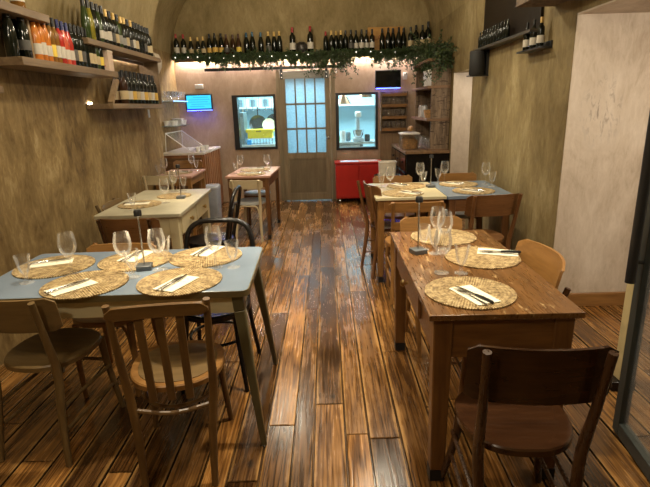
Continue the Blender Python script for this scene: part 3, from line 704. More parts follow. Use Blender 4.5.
for k, x, y, wh in [('W',-1.26,2.255,'at the left end of the '+BG), ('S',-1.41,2.135,'at the left end of the '+BG),
    ('W',-.985,2.235,'left of the lamp on the '+BG), ('S',-.925,2.175,'left of the lamp on the '+BG), ('W',-.835,2.275,'right of the lamp on the '+BG), ('S',-.845,2.40,'right of the lamp on the '+BG),
    ('W',-.565,2.30,'at the right end of the '+BG), ('S',-.475,2.285,'at the right end of the '+BG),
    ('W',.612,2.50,'right behind the lamp on the '+DK), ('S',.545,2.43,'just right of the lamp on the '+DK), ('S',.505,2.51,'behind the lamp on the '+DK), ('W',.515,2.13,'on the aisle half of the '+DK), ('S',.60,2.115,'in the middle of the '+DK), ('W',.60,2.62,'farthest back on the '+DK),
    ('S',-1.545,3.80,'nearest the front of the '+CD), ('W',-1.375,4.08,'beside the front placemat on the '+CD), ('W',-1.47,4.655,'farthest back on the '+CD), ('S',-1.39,4.69,'farthest back on the '+CD),
    ('W',-1.95,5.88,'at the wall side of the '+P3), ('S',-2.01,5.84,'at the wall side of the '+P3), ('W',-1.74,6.33,'at the aisle side of the '+P3), ('S',-1.67,6.27,'at the aisle side of the '+P3),
    ('S',-1.09,5.86,'at the left edge of the '+P4), ('W',-1.06,6.02,'at the left edge of the '+P4), ('W',-.735,6.02,'at the right edge of the '+P4), ('S',-.70,5.93,'at the right edge of the '+P4),
    ('W',.573,4.45,'at the aisle end of the '+CT), ('S',.505,4.55,'at the aisle end of the '+CT), ('W',.895,4.72,'beside the lamp on the '+CT), ('S',.905,4.60,'beside the lamp on the '+CT),
    ('S',1.085,4.78,'at the back of the '+GT), ('W',1.15,4.79,'at the back of the '+GT), ('W',1.49,4.60,'by the wall on the '+GT), ('S',1.50,4.44,'by the wall on the '+GT)]:
    glassware(k, x, y, wh)

def table_lamp(x, y, where, rot=0, z=.76):
    r = thing('table_lamp', 'slim cordless lamp with black head '+where, 'lamp', (x, y, z+.0003), rot, 'cordless table lamps')
    MB().box(-.036,.036,-.036,.036,0,.024).build('base', plain('grey_lamp_base', (.10,.11,.12), .35, .4), r, bevel=.003)
    MB().tube([(0,0,.024),(0,0,.285)], .0042, 10).build('stem', m_steel, r)
    h = MB().lathe([(0,.287),(.0165,.287),(.0165,.270),(.019,.270),(.019,.292),(.015,.299),(0,.300)], seg=20).build('lamp_head', m_black, r)
    MB().lathe([(0,.283),(.014,.283),(.014,.2865),(0,.2865)], seg=16).build('diffuser', emit('warm_lamp_diffuser', (1.,.8,.52), 20), h)
    light('table_lamp_glow', 'SPOT', (x, y, z+.276), 5.0, (1.,.80,.50), .012, (0,0,0), spot=math.radians(150), blend=.8)
table_lamp(-.917, 2.297, 'in the middle of the '+BG, .2)
table_lamp(.464, 2.447, 'near the left edge of the '+DK, .35)
table_lamp(.955, 4.50, 'on the '+CT, .1)
table_lamp(-1.30, 4.27, 'on the '+CD, .1)

# ------------------------------------------------------------------ wine bottles
BSH = {
 'bordeaux': ([(0,.0),(.035,0),(.0375,.004),(.0375,.185),(.034,.205),(.018,.225),(.0145,.24),(.014,.30)], .0375, (.04,.118), (.243,.302,.0150)),
 'burgundy': ([(0,.0),(.038,0),(.0405,.005),(.0405,.15),(.036,.18),(.024,.22),(.0155,.25),(.0145,.295)], .0405, (.038,.105), (.235,.298,.0185)),
 'flute':    ([(0,.0),(.034,0),(.0365,.005),(.0365,.14),(.032,.18),(.022,.235),(.0155,.28),(.0145,.315)], .0365, (.04,.105), (.255,.318,.0185)),
 'sparkling':([(0,.0),(.041,0),(.0435,.006),(.0435,.14),(.038,.18),(.024,.235),(.017,.265),(.0165,.31)], .0435, (.05,.11), (.215,.314,.0275)),
}
COLR = dict(dark=((.006,.008,.005),.10), green=((.03,.05,.012),.12), yellowgreen=((.22,.19,.02),.12), rose=((.55,.10,.05),.08), orange=((.52,.17,.03),.08), red=((.42,.035,.025),.08), amber=((.22,.10,.02),.08), brown=((.035,.015,.006),.12))
LABC = dict(cream=(.50,.40,.23), white=(.56,.52,.44), grey=(.30,.29,.26), gold=(.62,.40,.09), yellow=(.75,.55,.08), dim=(.09,.085,.075))
CAPC = dict(black=(.012,.012,.012), gold=(.60,.40,.12), red=(.30,.02,.02), blue=(.03,.10,.17), navy=(.015,.02,.10), silver=(.35,.35,.33), brown=(.06,.025,.02))
_bm = {}
def bmesh_for(shape, part, key):
    k = (shape, part, key)
    if k in _bm: return _bm[k]
    prof, rb, lab, capr = BSH[shape]
    if part == 'body':
        c, rgh = COLR[key]; m = _bm.get(('m', key)) or plain('bottle_glass_'+key, c, rgh, 0, .25, 18, coat=.15, spec=.35); _bm[('m', key)] = m
        me = MB().lathe(prof+[(0, prof[-1][1])], seg=20).mesh('bottle', m, 40)
    elif part == 'label':
        m = _bm.get(('l', key)) or plain('bottle_label_'+key, LABC[key], .7, 0, .06, 20); _bm[('l', key)] = m
        a, b = lab; me = MB().lathe([(rb+.0002,a),(rb+.0011,a),(rb+.0011,b),(rb+.0002,b),(rb+.0002,a)], seg=20).mesh('label', m, 40)
    else:
        m = _bm.get(('c', key)) or plain('bottle_capsule_'+key, CAPC[key], .35, .2, .05, 6); _bm[('c', key)] = m
        a, b, r_ = capr; me = MB().lathe([(r_+.001,a),(.0155+.0006,b-.02),(.0158,b),(0,b+.0005)], seg=14).mesh('capsule', m, 40)
    _bm[k] = me; return me
ORD = ['first','second','third','fourth','fifth','sixth','seventh','eighth','ninth','tenth','eleventh','twelfth','thirteenth','fourteenth','fifteenth','sixteenth','seventeenth','eighteenth','nineteenth','twentieth']
for t_ in ('twenty','thirty','forty'): ORD += [t_+'-'+q for q in ORD[:9]] + ({'twenty':['thirtieth'],'thirty':['fortieth'],'forty':['fiftieth']}[t_])
def bottle(shape, gc, lc, cc, loc, label, group, s=1., rz=None):
    r = thing('wine_bottle', label, 'bottle', loc, random.uniform(0, 6) if rz is None else rz, group); r.scale = (s, s, s)
    inst('bottle_glass', bmesh_for(shape, 'body', gc), r)
    if lc: inst('label', bmesh_for(shape, 'label', lc), r)
    if cc: inst('capsule', bmesh_for(shape, 'capsule', cc), r)
    return r
def desc(gc, lc, cc):
    g = dict(dark='dark', green='dark green', yellowgreen='yellow-green', rose='rosy', orange='orange', red='light red', amber='amber', brown='brown')[gc]
    return '%s bottle, %s%s' % (g, (lc+' label') if lc else 'no label', (', '+cc+' capsule') if cc else '')

def plank(name, label, x0, x1, y0, y1, z0, z1, m=None, cat='shelf', bev=.004):
    return tag(MB().box(x0, x1, y0, y1, z0, z1).build(name, m or m_oak, bevel=bev), label, cat)
XS = XL+.001
plank('wall_shelf', 'long thick wooden bottle shelf in the middle of the left wall', XS, -1.84, 3.17, 4.60, 1.807, 1.857)
plank('wall_shelf', 'upper wooden bottle shelf at the top left corner', XS, -1.84, 2.3, 3.57, 2.10, 2.15)
plank('wall_shelf', 'upper wooden bottle shelf toward the end of the left wall', XS, -1.84, 4.10, 5.85, 2.035, 2.08)
plank('wall_shelf', 'lower wooden bottle shelf toward the end of the left wall', XS, -1.84, 4.40, 5.85, 1.54, 1.585)
plank('wall_shelf', 'end of a small wooden shelf at the left edge', XS, -1.84, 2.2, 2.93, 1.635, 1.672)
plank('shelf_divider', 'upright oak divider board between dark bottles and rosy bottles', XS, -1.90, 3.40, 3.425, 1.8575, 2.0995, m_oakl)
plank('shelf_divider', 'upright board closing the far end of the lower bottle shelf', XS, -1.87, 5.80, 5.828, 1.5855, 2.0345, m_oak)
plank('shelf_light_shield', 'added strip shielding the led light under the upper far bottle shelf', XL+.05, XL+.058, 4.15, 5.79, 2.0, 2.0345, m_oak)  # added lip that keeps the glowing strip out of view
tag(MB().box(XS, XL+.012, 4.2, 5.75, 2.022, 2.034).build('led_strip', emit('soft_led_strip_light', (1.,.84,.66), 22)), 'glowing led strip under the upper far bottle shelf', 'light')
tag(MB().box(XS, XL+.010, 4.44, 4.50, 1.5855, 1.60).build('led_strip', emit('small_led_light', (1.,.84,.62), 40)), 'short glowing led strip behind the leaning board on the lower shelf', 'light')
# middle shelf
row = [('sparkling','dark',None,'black',3.20,-1.91),('sparkling','dark','dim','black',3.275,-1.95),('sparkling','dark','dim','black',3.335,-1.905),('bordeaux','dark',None,'black',3.375,-1.97)]
kinds = [('burgundy','orange','white','navy'),('bordeaux','orange','white','brown'),('burgundy','orange','white','brown'),('bordeaux','amber','yellow','black'),('bordeaux','amber','white','black'),('bordeaux','red','white','navy'),('burgundy','rose','white','navy'),('burgundy','red','white','navy'),
         ('bordeaux','dark','dim','black'),('bordeaux','dark','cream','black'),('bordeaux','dark','dim','black'),('bordeaux','dark',None,'black'),('bordeaux','dark','cream','black'),('bordeaux','dark','cream','black'),('flute','green','cream','black'),('burgundy','dark','yellow','gold')]
for j, (sh_, g, l_, c) in enumerate(kinds): row.append((sh_, g, l_, c, 3.462+.0625*j, -1.903))
for i, (sh_, g, l_, c, y, x) in enumerate(row):
    r_ = bottle(sh_, g, l_, c, (x, y, 1.8575), desc(g, l_, c)+', %s on the long middle shelf' % ORD[i], 'bottles on the middle left shelf')
    r_.scale = (.82, .82, 1.0)
kinds = [('flute','green',None,'black'),('flute','yellowgreen',None,'black'),('flute','dark',None,'black'),('flute','green','white','black'),('flute','dark','white','black'),('bordeaux','dark','white','gold'),('bordeaux','dark','dim','black'),('bordeaux','dark','cream','gold'),('bordeaux','green','grey','black'),('burgundy','dark','grey','gold'),('bordeaux','dark','cream','gold'),('burgundy','dark','dim','black'),('bordeaux','dark','white','gold'),('bordeaux','dark','cream','black'),('bordeaux','dark',None,'black'),('bordeaux','dark',None,'black'),('bordeaux','dark','dim','black'),('burgundy','dark','cream','black'),('bordeaux','dark','cream','black')]
for i, (sh_, g, l_, c) in enumerate(kinds):
    y = 4.235+.081*i
    r_ = bottle(sh_, g, l_, c, (-1.903, y, 2.0805), desc(g, l_, c)+', %s along upper far shelf' % ORD[i], 'bottles on the upper far shelf')
    r_.scale = (.92, .92, .97)
for rr_, xx, wd in ((0, -1.90, 'front'), (1, -1.995, 'back')):
    for i in range(9):
        y = 4.83+.105*i + .05*rr_; l_ = ('cream', 'white', 'gold')[i%3] if rr_ == 0 else 'cream'; g = 'dark' if i else 'brown'
        bottle('bordeaux', g, l_, 'black', (xx, y, 1.5855), desc(g, l_, 'black')+', %s in %s row, lower shelf' % (ORD[i], wd), 'bottles on the lower far shelf')
bottle('bordeaux', 'dark', 'dim', 'black', (-1.93, 3.00, 2.1505), 'dark wine bottle on the top left shelf, nearest', 'bottles on the top left shelf')
bottle('bordeaux', 'dark', 'dim', 'black', (-1.93, 3.12, 2.1505), 'dark wine bottle on the top left shelf, second', 'bottles on the top left shelf')
bottle('burgundy', 'amber', 'white', 'gold', (-1.90, 3.33, 2.1505), 'amber bottle with white label at the end of the top left shelf', 'bottles on the top left shelf')
# pale box at the end of the middle shelf, leaning board on the lower one
bx = thing('gift_box', 'pale pink carton with red flower print at the end of the middle shelf', 'box', (-1.945, 4.515, 1.8575))
MB().box(-.075,.09,-.05,.05,0,.165).build('body', plain('pale_pink_card', (.62,.47,.36), .6), bx, bevel=.003)
MB().box(-.077,.092,-.052,.052,.150,.17).build('lid', plain('pale_card', (.60,.50,.38), .6), bx, bevel=.002)
mb = MB()
for k in range(6): mb.lathe([(0,0),(.009,0),(.006,.003),(0,.004)], (-.05+.02*k, .012*(k%2), 0), 8)
fl = mb.build('flower_print', m_red, bx, loc=(0,-.0505,.03)); fl.rotation_euler = (PI/2, 0, 0)
tag(MB().bar((-1.90, 4.50, 1.594), (-1.90, 4.68, 1.79), .05, .028).build('leaning_board', m_oakl, bevel=.002), 'small wooden board leaning at the lit end of the lower bottle shelf', 'board')
tag(MB().box(XS, XL+.006, 5.9, 5.96, 1.44, 1.53).build('wall_tag', plain('grey_card', (.4,.42,.44), .5)), 'small grey tag on the wall below the lower bottle shelf', 'tag')

# ------------------------------------------------------------------ end wall: ledge, bottles, garland
plank('bottle_ledge', 'long wooden ledge carrying wine bottles above the sliding door', -2.33, 1.645, 7.93, 8.138, 2.268, 2.308, m_oak)
plank('ledge_light_shield', 'added board hiding the led strip under the long bottle ledge', -2.32, 1.62, 8.035, 8.05, 2.222, 2.2675, m_oak)  # added fascia hiding the light strip so only its wall glow shows
tag(MB().box(-2.28, 1.40, 8.10, 8.132, 2.252, 2.267).build('led_strip', m_led), 'long glowing led strip under the bottle ledge of the end wall', 'light')
B_ = []
for x in (-2.25,-2.155): B_.append((x,'bordeaux','dark','white','red',1.05))
for x in (-2.03,-1.935,-1.84): B_.append((x,'burgundy','dark','cream','gold',.9))
for x in (-1.755,-1.66,-1.575): B_.append((x,'burgundy','dark','gold','black',1.05))
for x,l in ((-1.485,'dim'),(-1.395,None),(-1.30,'yellow')): B_.append((x,'burgundy','brown',l,'brown',.98))
for x in (-1.185,-1.085,-.965): B_.append((x,'burgundy','dark',None,'blue',1.05))
for x,l in ((-.845,'dim'),(-.76,None),(-.675,None)): B_.append((x,'burgundy','dark',l,'gold',1.05))
for x in (-.478,-.205): B_.append((x,'bordeaux','dark','white','red',1.22))
for x in (.03,.115,.19,.262): B_.append((x,'burgundy','dark',None,'gold' if x > .1 else 'red',1.0))
for x,l in ((.335,None),(.415,'dim'),(.495,'white'),(.575,'white'),(.655,'white'),(.735,'white')): B_.append((x,'bordeaux','dark',l,'black',1.0))
for x in (.895,.98,1.06,1.14,1.22): B_.append((x,'burgundy','dark',None,'black',1.06))
for x,s in ((1.32,1.05),(1.41,1.15),(1.50,1.12),(1.595,1.3)): B_.append((x,'bordeaux','dark','cream','black',s))
for i, (x, sh_, g, l_, c, s) in enumerate(B_):
    z_ = 2.3085; yy = 7.985 + .055*(i % 2)
    bottle(sh_, g, l_, c, (x, yy, z_), desc(g, l_, c)+', %s from left above garland' % ORD[i], 'bottles on the end wall ledge', s)
tag(MB().lathe([(0,0),(.07,0),(.085,.03),(.088,.075),(.08,.12),(.05,.15),(0,.16)], seg=20).build('round_tin', plain('patterned_dark_tin', (.06,.055,.05), .35, .6, .8, 60), loc=(-.34, 8.0, 2.3085)), 'round dark patterned tin between two red capped bottles on the ledge', 'tin')
cr_ = thing('wooden_crate_front', 'flat orange-brown wooden crate end with stamped letters standing behind the bottles', 'crate', (.955, 8.115, 2.3085))
MB().box(-.275,.275,-.012,.012,0,.345).build('board', wood('crate_wood', (.36,.17,.03), (.52,.28,.06), 0, .55), cr_, bevel=.002)
tx = bpy.data.curves.new('stamp', 'FONT'); tx.body = 'LAAST'; tx.size = .105; tx.align_x = 'CENTER'; tx.extrude = .0008
to = bpy.data.objects.new('stamp_tmp', tx); col.objects.link(to); dg = bpy.context.evaluated_depsgraph_get()
me_t = bpy.data.meshes.new_from_object(to.evaluated_get(dg)); bpy.data.objects.remove(to)
me_t.materials.clear(); me_t.materials.append(plain('dark_red_stamp', (.24,.06,.02), .7))
so = inst('stamped_letters', me_t, cr_, (-.03,-.0132,.16)); so.rotation_euler = (PI/2, 0, 0)

# evergreen garland
def garland():
    rnd = random.Random(5); V, Fc = [], []; S = MB()
    def leaf(p, d, L, W):
        d = d.normalized(); s_ = d.cross(Vector((rnd.uniform(-1,1), rnd.uniform(-1,1), rnd.uniform(-1,1)))); 
        if s_.length < 1e-3: return
        s_ = s_.normalized()*W; n = len(V); nn = d.cross(s_).normalized()*W*.5
        V.extend([p, p+d*L*.5+s_+nn, p+d*L, p+d*L*.5-s_+nn]); Fc.append((n, n+1, n+2)); Fc.append((n, n+2, n+3))
    def sprig(p, d, L, k=9):
        d = d.normalized(); q = p.copy()
        pts = [p.copy()]
        for i in range(k):
            d = (d + Vector((rnd.gauss(0,.16), rnd.gauss(0,.16), rnd.gauss(-.03,.16)))).normalized(); q = q + d*L/k; pts.append(q.copy())
            for j in range(4):
                v = (d*.7 + Vector((rnd.gauss(0,.7), rnd.gauss(0,.7), rnd.gauss(0,.7))))
                leaf(q, v, rnd.uniform(.03,.055), rnd.uniform(.006,.012))
        S.tube(pts[::3] if len(pts) > 4 else pts, .0022, 5)
    # (x, y, z of the swag line, hang depth, density)
    def dens(x):
        b = .030
        for c, w_, a in ((-1.75,.12,.10),(-1.45,.10,.14),(-1.15,.22,.13),(-.80,.20,.14),(-.45,.2,.10),(-.1,.25,.10),(.10,.10,.30),(.30,.18,.12),(.85,.10,.20),(1.22,.14,.26),(1.45,.12,.2)):
            b += a*math.exp(-((x-c)/w_)**2)
        return b
    main = []
    x = -2.30
    while x < 1.56:
        y = 7.925 - .012*math.sin(x*9); z = 2.30 + .012*math.sin(x*5.3); main.append((x, y, z)); dp = dens(x)
        for k in range(1+int(dp*26)):
            ang = rnd.uniform(-1.2, 1.2); dn = Vector((math.sin(ang)*1.2, -.25+rnd.uniform(-.2,.15), -rnd.uniform(.1,1.)))
            sprig(Vector((x, y-.01, z)), dn, dp*rnd.uniform(.5,1.25)+.03, 7)
        sprig(Vector((x, y, z-.02)), Vector((rnd.uniform(-1,1), -.3, rnd.uniform(-.1,.45))), rnd.uniform(.05,.10), 5)
        x += .028
    # thick end that hangs over the barn wood shelf unit, running toward the room
    for k in range(9):
        y = 7.9-.14*k; main.append((1.52, y, 2.30-.012*k))
    for k in range(330):
        y = rnd.uniform(6.64, 7.85); x = rnd.uniform(1.44, 1.61); z = 2.25-.10*(7.9-y)/1.2*1.0 + rnd.uniform(-.02,.08)
        sprig(Vector((x, y, z)), Vector((rnd.uniform(-.45,.35), rnd.uniform(-1.,.2), rnd.uniform(-1.5,.1))), rnd.uniform(.12,.28) if k%3 else rnd.uniform(.25,.46), 8)
    r = thing('evergreen_garland', 'dark evergreen garland with tiny white lights hung along the bottle ledge', 'garland', (0,0,0))
    me = bpy.data.meshes.new('foliage'); me.from_pydata([tuple(v) for v in V], [], Fc); me.materials.append(m_leaf)
    o = inst('foliage', me, r); o['kind'] = 'stuff'
    S.tube(main, .007, 6); S.build('stem', plain('twig_brown', (.05,.035,.02), .7), r)
    bm_ = MB().lathe([(0,-.008),(.006,-.005),(.008,0),(.006,.005),(0,.008)], seg=8).mesh('fairy_bulb', m_fairy)
    for k in range(20):
        x = -2.27+k*.185+rnd.uniform(-.03,.03); inst('fairy_bulb', bm_, r, (x, 7.865+rnd.uniform(-.02,.01), 2.285-rnd.uniform(-.01, .6)*dens(x)*.5))
garland()

# screens
def screen(name, label, x0, x1, z0, z1, on, tilt=0):
    r = thing(name, label, 'screen', ((x0+x1)/2, 8.0, z0)); wd, h = x1-x0, z1-z0
    MB().box(-wd/2, wd/2, -.016, .016, 0, h).build('housing', m_black, r, bevel=.004)
    if on:
        MB().box(-wd/2+.022, wd/2-.022, -.018, -.0165, .022, h-.022).build('display', emit('cyan_display', (.035,.50,.92), 1.25), r)
        mb = MB()
        for i, (a, b) in enumerate(((.30,.86),(.14,.9),(.10,.84),(.22,.92),(.16,.7))):
            z = h-.055-.034*i; mb.box(-wd/2+wd*a, -wd/2+wd*b, -.0188, -.0182, z, z+.006)
        mb.build('text_lines', emit('dark_display_text', (.01,.16,.36), 1.), r)
    else:
        MB().box(-wd/2+.014, wd/2-.014, -.018, -.0165, .014, h-.014).build('display', plain('dark_display_glass', (.008,.009,.010), .08), r)
    MB().box(-wd/2+.02, wd/2-.02, -.012, .012, -.007, -.0005).build('led_strip', m_blueled, r)
    MB().tube([(0,.015,h*.6),(0,.06,h*.75),(0,.12,h*.9)], .012, 8).box(-.04,.04,.118,.138,h*.8,h).build('bracket', m_black, r)
screen('wall_screen', 'lit cyan screen with text lines at the left of the end wall', -2.20, -1.775, 1.505, 1.748, True)
screen('wall_monitor', 'dark monitor with blue glow beneath at the right of the end wall', .782, 1.185, 1.757, 2.022, False)
tag(MB().box(-2.06,-1.93,YB-.035,YB-.001,1.83,1.90).build('junction_box', m_white, bevel=.006), 'white junction box above the lit cyan screen', 'box')
tag(MB().box(1.235,1.30,YB-.03,YB-.001,1.88,1.99).build('wall_socket', m_white, bevel=.006), 'white socket box right of the dark monitor', 'socket')

# glass shelves in the bar recess
for i, (z, what, lb) in enumerate(((1.645,'glasses','upper'),(1.295,'crockery','lower'))):
    s = thing('glass_shelf', '%s glass shelf with %s in the bar recess' % (lb, what), 'shelf', (XLB, 7.2, z))
    MB().box(.001,.205,0,.75,-.01,0).build('shelf_plate', glass('shelf_glass_%s' % lb, (.75,.9,.88), 1., .8), s)
    for y in (.1,.65): MB().box(.001,.18,y-.008,y+.008,-.030,-.0105).build('bracket', m_steel, s)
tag(MB().box(XLB+.207, XLB+.212, 7.2, 7.95, 1.633, 1.647).build('shelf_edge_light', emit('blue_white_led', (.25,.5,1.), 2.)), 'thin bluish led line along the upper glass shelf', 'light')
k_ = 0
for xx in (-2.315,-2.25,-2.19):
    for yy in (7.27,7.41,7.55,7.69,7.83):
        o = inst('water_glass', ME_gob, None, (xx, yy, 1.6454)); k_ += 1
        tag(o, 'small glass on the upper glass shelf, %s in the group' % ORD[k_-1], 'glass', 'glasses on the upper glass shelf')
ME_cup = MB().lathe([(0,0),(.022,0),(.026,.004),(.036,.05),(.039,.07),(.036,.07),(.032,.05),(.02,.008),(0,.006)], seg=18).mesh('cup', m_ceram, 45)
ME_plate = MB().lathe([(0,0),(.05,0),(.055,.004),(.095,.016),(.095,.019),(.054,.008),(0,.006)], seg=26).mesh('plate', m_ceram, 45)
k_ = 0
for xx, yy in ((-2.31,7.27),(-2.22,7.29),(-2.31,7.40),(-2.22,7.42),(-2.31,7.51),(-2.22,7.88)):
    k_ += 1; tag(inst('cup', ME_cup, None, (xx, yy, 1.2954)), 'white cup on the lower glass shelf, %s in the group' % ORD[k_-1], 'cup', 'cups on the lower glass shelf')
for j in range(5): tag(inst('plate', ME_plate, None, (-2.255, 7.68, 1.2954+.019*j)), 'white plate in the stack on the lower glass shelf, %s from the bottom' % ORD[j], 'plate', 'stacked plates on the lower glass shelf')

# bar counter at the left with slatted side and acrylic screen
c = thing('bar_counter', 'reddish wooden bar counter with slatted side and pale top by the left recess', 'counter', (-2.33, 6.98, 0))
MB().box(0,.575,0,1.10,0,.895).build('body', m_counterw, c)
MB().box(-.02,.60,-.02,1.12,.896,.93).build('countertop', plain('pale_stone_top', (.62,.57,.52), .3), c, bevel=.005)
for k in range(9): MB().box(.5755,.593,.02+.12*k,.10+.12*k,.06,.895).build('slat', m_counterw, c)
MB().box(.02,.555,-.014,-.0005,.08,.86).build('front_panel', wood('counter_front_wood', (.075,.035,.014), (.18,.09,.035), 0, .5), c)
g = thing('acrylic_guard', 'slanted clear acrylic guard standing on the bar counter', 'guard', (-2.10, 7.25, .9303))
ga, gb, gc, gd_ = Vector((-.17,-.20,.27)), Vector((-.17,.62,.27)), Vector((.17,-.20,.008)), Vector((.17,.62,.008))
nrm = (gb-ga).cross(gc-ga).normalized()*.003
MB().slab([[ga+nrm, gb+nrm], [gc+nrm, gd_+nrm]], [[ga-nrm, gb-nrm], [gc-nrm, gd_-nrm]]).build('slanted_pane', m_glassd, g)
MB().tube([ga, gb], .007, 6).tube([ga, gc], .006, 6).tube([gb, gd_], .006, 6).tube([gc, gd_], .007, 6).build('edge_frame', m_white, g)
MB().tube([ga, Vector((-.19,-.20,.0))], .005, 6).tube([gb, Vector((-.19,.62,.0))], .005, 6).build('prop', m_white, g)
for k in range(4):
    tag(inst('cup', ME_cup, None, (-1.83+.035*(k%2), 7.02+.13*k, .9304)), 'white cup on the bar counter, %s from the front' % ORD[k], 'cup', 'cups on the bar counter')
bt = thing('waste_bin', 'pale grey bin standing at the foot of the bar counter', 'bin', (-1.60, 6.72, 0))
MB().rings([[(x*s_, y*s_, z) for x, y in sup(.20,.26,28,5)] for s_, z in ((.85,0),(.86,.01),(1.,.46),(.96,.46),(.82,.02))]).build('body', plain('pale_grey_plastic', (.30,.32,.36), .4), bt)
MB().rings([[(x*s_, y*s_, z) for x, y in sup(.20,.26,28,5)] for s_, z in ((1.03,.462),(1.03,.485),(.9,.505))]).build('lid', plain('light_grey_plastic', (.36,.38,.42), .4), bt)

# ------------------------------------------------------------------ right far corner
rc = thing('red_cabinet', 'glossy red metal cabinet on casters under the right kitchen window', 'cabinet', (.135, 7.75, 0))
MB().box(0,.73,0,.36,.07,.62).build('body', m_red, rc, bevel=.004)
for a, b in ((.015,.36),(.37,.715)): MB().box(a,b,-.016,-.0005,.09,.605).build('door', m_red, rc, bevel=.004)
MB().box(-.012,.742,-.025,.365,.621,.65).build('cabinet_top', m_red, rc, bevel=.004)
for x, y in ((.06,.04),(.67,.04),(.06,.32),(.67,.32)):
    MB().tube([(x-.012,y,.030),(x+.012,y,.030)], .030, 14).box(x-.016,x+.016,y-.010,y+.010,.05,.0695).build('caster', m_steel, rc)
tag(MB().box(.21,.50,7.76,7.98,.6505,.654).build('paper_sheet', plain('pale_blue_paper', (.45,.52,.60), .7)), 'pale blue printed sheet lying on the red cabinet', 'paper')
tag(MB().box(.53,.80,7.80,8.0,.6505,.653).build('paper_sheet', plain('pale_pink_paper', (.62,.45,.42), .7)), 'pale pinkish sheet lying on the red cabinet', 'paper')

dc = thing('dark_counter', 'black wooden counter with drawers and worn wooden top in the right corner', 'counter', (1.05, 6.6, 0))
MB().box(.02,.595,.02,1.5,0,.86).build('body', m_blackw, dc, bevel=.003)
MB().box(0,.597,0,1.52,.861,.895).build('countertop', wood('worn_counter_top', (.10,.055,.025), (.30,.18,.09), 1, .5), dc, bevel=.003)
for k in range(3):
    d_ = MB().box(.004,.0195,.06+.48*k,.50+.48*k,.62,.84).build('drawer', m_dkh, dc, bevel=.003)
    MB().lathe([(0,0),(.012,0),(.016,.012),(0,.018)], seg=12).build('knob', m_black, d_, loc=(.004,.28+.48*k,.73)).rotation_euler = (0,-PI/2,0)
    MB().box(.004,.0195,.06+.48*k,.50+.48*k,.06,.60).build('door', m_blackw, dc, bevel=.003)
un = thing('barn_wood_shelf_unit', 'tall rough barn wood shelf unit standing on the black counter', 'shelf', (1.36, 6.70, .8955))
MB().box(.035,.284,0,.03,0,1.135).build('end_panel', m_barn, un, bevel=.003)
MB().box(.035,.284,1.15,1.18,0,1.135).build('end_panel', m_barn, un, bevel=.003)
MB().box(.26,.284,.0305,1.1495,0,1.135).build('back_panel', m_barn, un)
for z in (.0,.385,.80,1.136):
    MB().box(-.02 if z else .01,.284,-.015,1.19,z,z+.034 if z else z+.02).build('shelf', m_barnh, un, bevel=.003)
# things kept on the shelf unit
def jar(x, y, z, label, group, h=.12, r=.035, m=None, cat='jar', name='glass_jar'):
    o = thing(name, label, cat, (x, y, z), 0, group)
    MB().lathe([(0,0),(r,0),(r+.001,.006),(r,h*.8),(r*.75,h*.9),(r*.75,h),(r*.70,h),(r*.70,h*.9),(r-.003,h*.78),(r-.003,.006),(0,.005)], seg=18).build('body', m or m_glass, o)
    MB().lathe([(0,h+.0005),(r*.8,h+.0005),(r*.8,h+.016),(0,h+.018)], seg=18).build('lid', m_steel, o)
z1, z2, z3 = .8955+.021, .8955+.42, .8955+.835
for k in range(5): jar(1.42, 6.82+.17*k, z1, 'glass jar on the lowest barn wood shelf, %s from the front' % ORD[k], 'jars on the lowest barn wood shelf')
bk = thing('wicker_basket', 'small brown wicker basket on the middle barn wood shelf', 'basket', (1.44, 6.95, z2))
MB().lathe([(0,0),(.07,0),(.085,.05),(.095,.11),(.090,.11),(.078,.05),(.065,.006),(0,.006)], seg=22).build('body', m_bread, bk)
MB().lathe([(0,.10),(.06,.11),(.085,.105)], seg=18).build('contents', plain('pale_rusk', (.6,.46,.28), .8, 0, .3, 40), bk)
for k in range(4): jar(1.42, 7.17+.14*k, z2, 'small dark pepper mill jar on the middle barn wood shelf, %s from the front' % ORD[k], 'jars on the middle barn wood shelf', .16, .03, plain('mixed_jar', (.35,.33,.30), .3))
for k in range(4):
    for q in range(3):
        tag(inst('cup', ME_cup, None, (1.43, 6.83+.15*k, z3+.0005+.071*q)), 'white cup in the %s stack on the top barn wood shelf, %s from the bottom' % (ORD[k], ORD[q]), 'cup', 'cups on the top barn wood shelf')
bb = thing('bread_box', 'translucent plastic tub full of bread on the black counter', 'box', (1.17, 7.05, .8955))
MB().rings([[(x*s_, y*s_, z) for x, y in sup(.26,.34,28,6)] for s_, z in ((.90,0),(.92,.01),(1.,.20),(.985,.20),(.90,.012))]).build('tub', glass('cloudy_plastic', (.92,.90,.86), 1., .25), bb)
MB().rings([[(x*s_*.97, y*s_*.97, z+.008*math.sin(9*x+7*y)) for x, y in sup(.26,.34,28,4)] for s_, z in ((.86,.014),(.88,.06),(.86,.12),(.5,.15))]).build('bread', m_bread, bb)
MB().rings([[(x*s_, y*s_, z) for x, y in sup(.26,.34,28,6)] for s_, z in ((1.03,.205),(1.05,.212),(1.03,.222),(.8,.232))]).build('lid', plain('cloudy_white_lid', (.62,.60,.55), .4), bb, label='cloudy white lid')
tag(MB().tube(spline([(0,-.08,0),(.02,0,.015),(0,.08,0)],6), [.02+.02*math.sin(PI*i/12) for i in range(13)], 12).build('bread_roll', m_bread, loc=(1.17,7.05,1.158)), 'loaf of brown bread lying on the lid of the plastic tub', 'bread')
cbn = thing('black_bin', 'black bin with flared rim behind the cream topped table', 'bin', (.84, 6.85, 0))
MB().lathe([(0,0),(.12,0),(.13,.02),(.15,.50),(.19,.555),(.185,.56),(.14,.50),(.12,.03),(0,.03)], seg=28).build('body', m_black, cbn)
wc = thing('white_crate', 'small white crate set on the black bin', 'crate', (.84, 6.85, .5605))
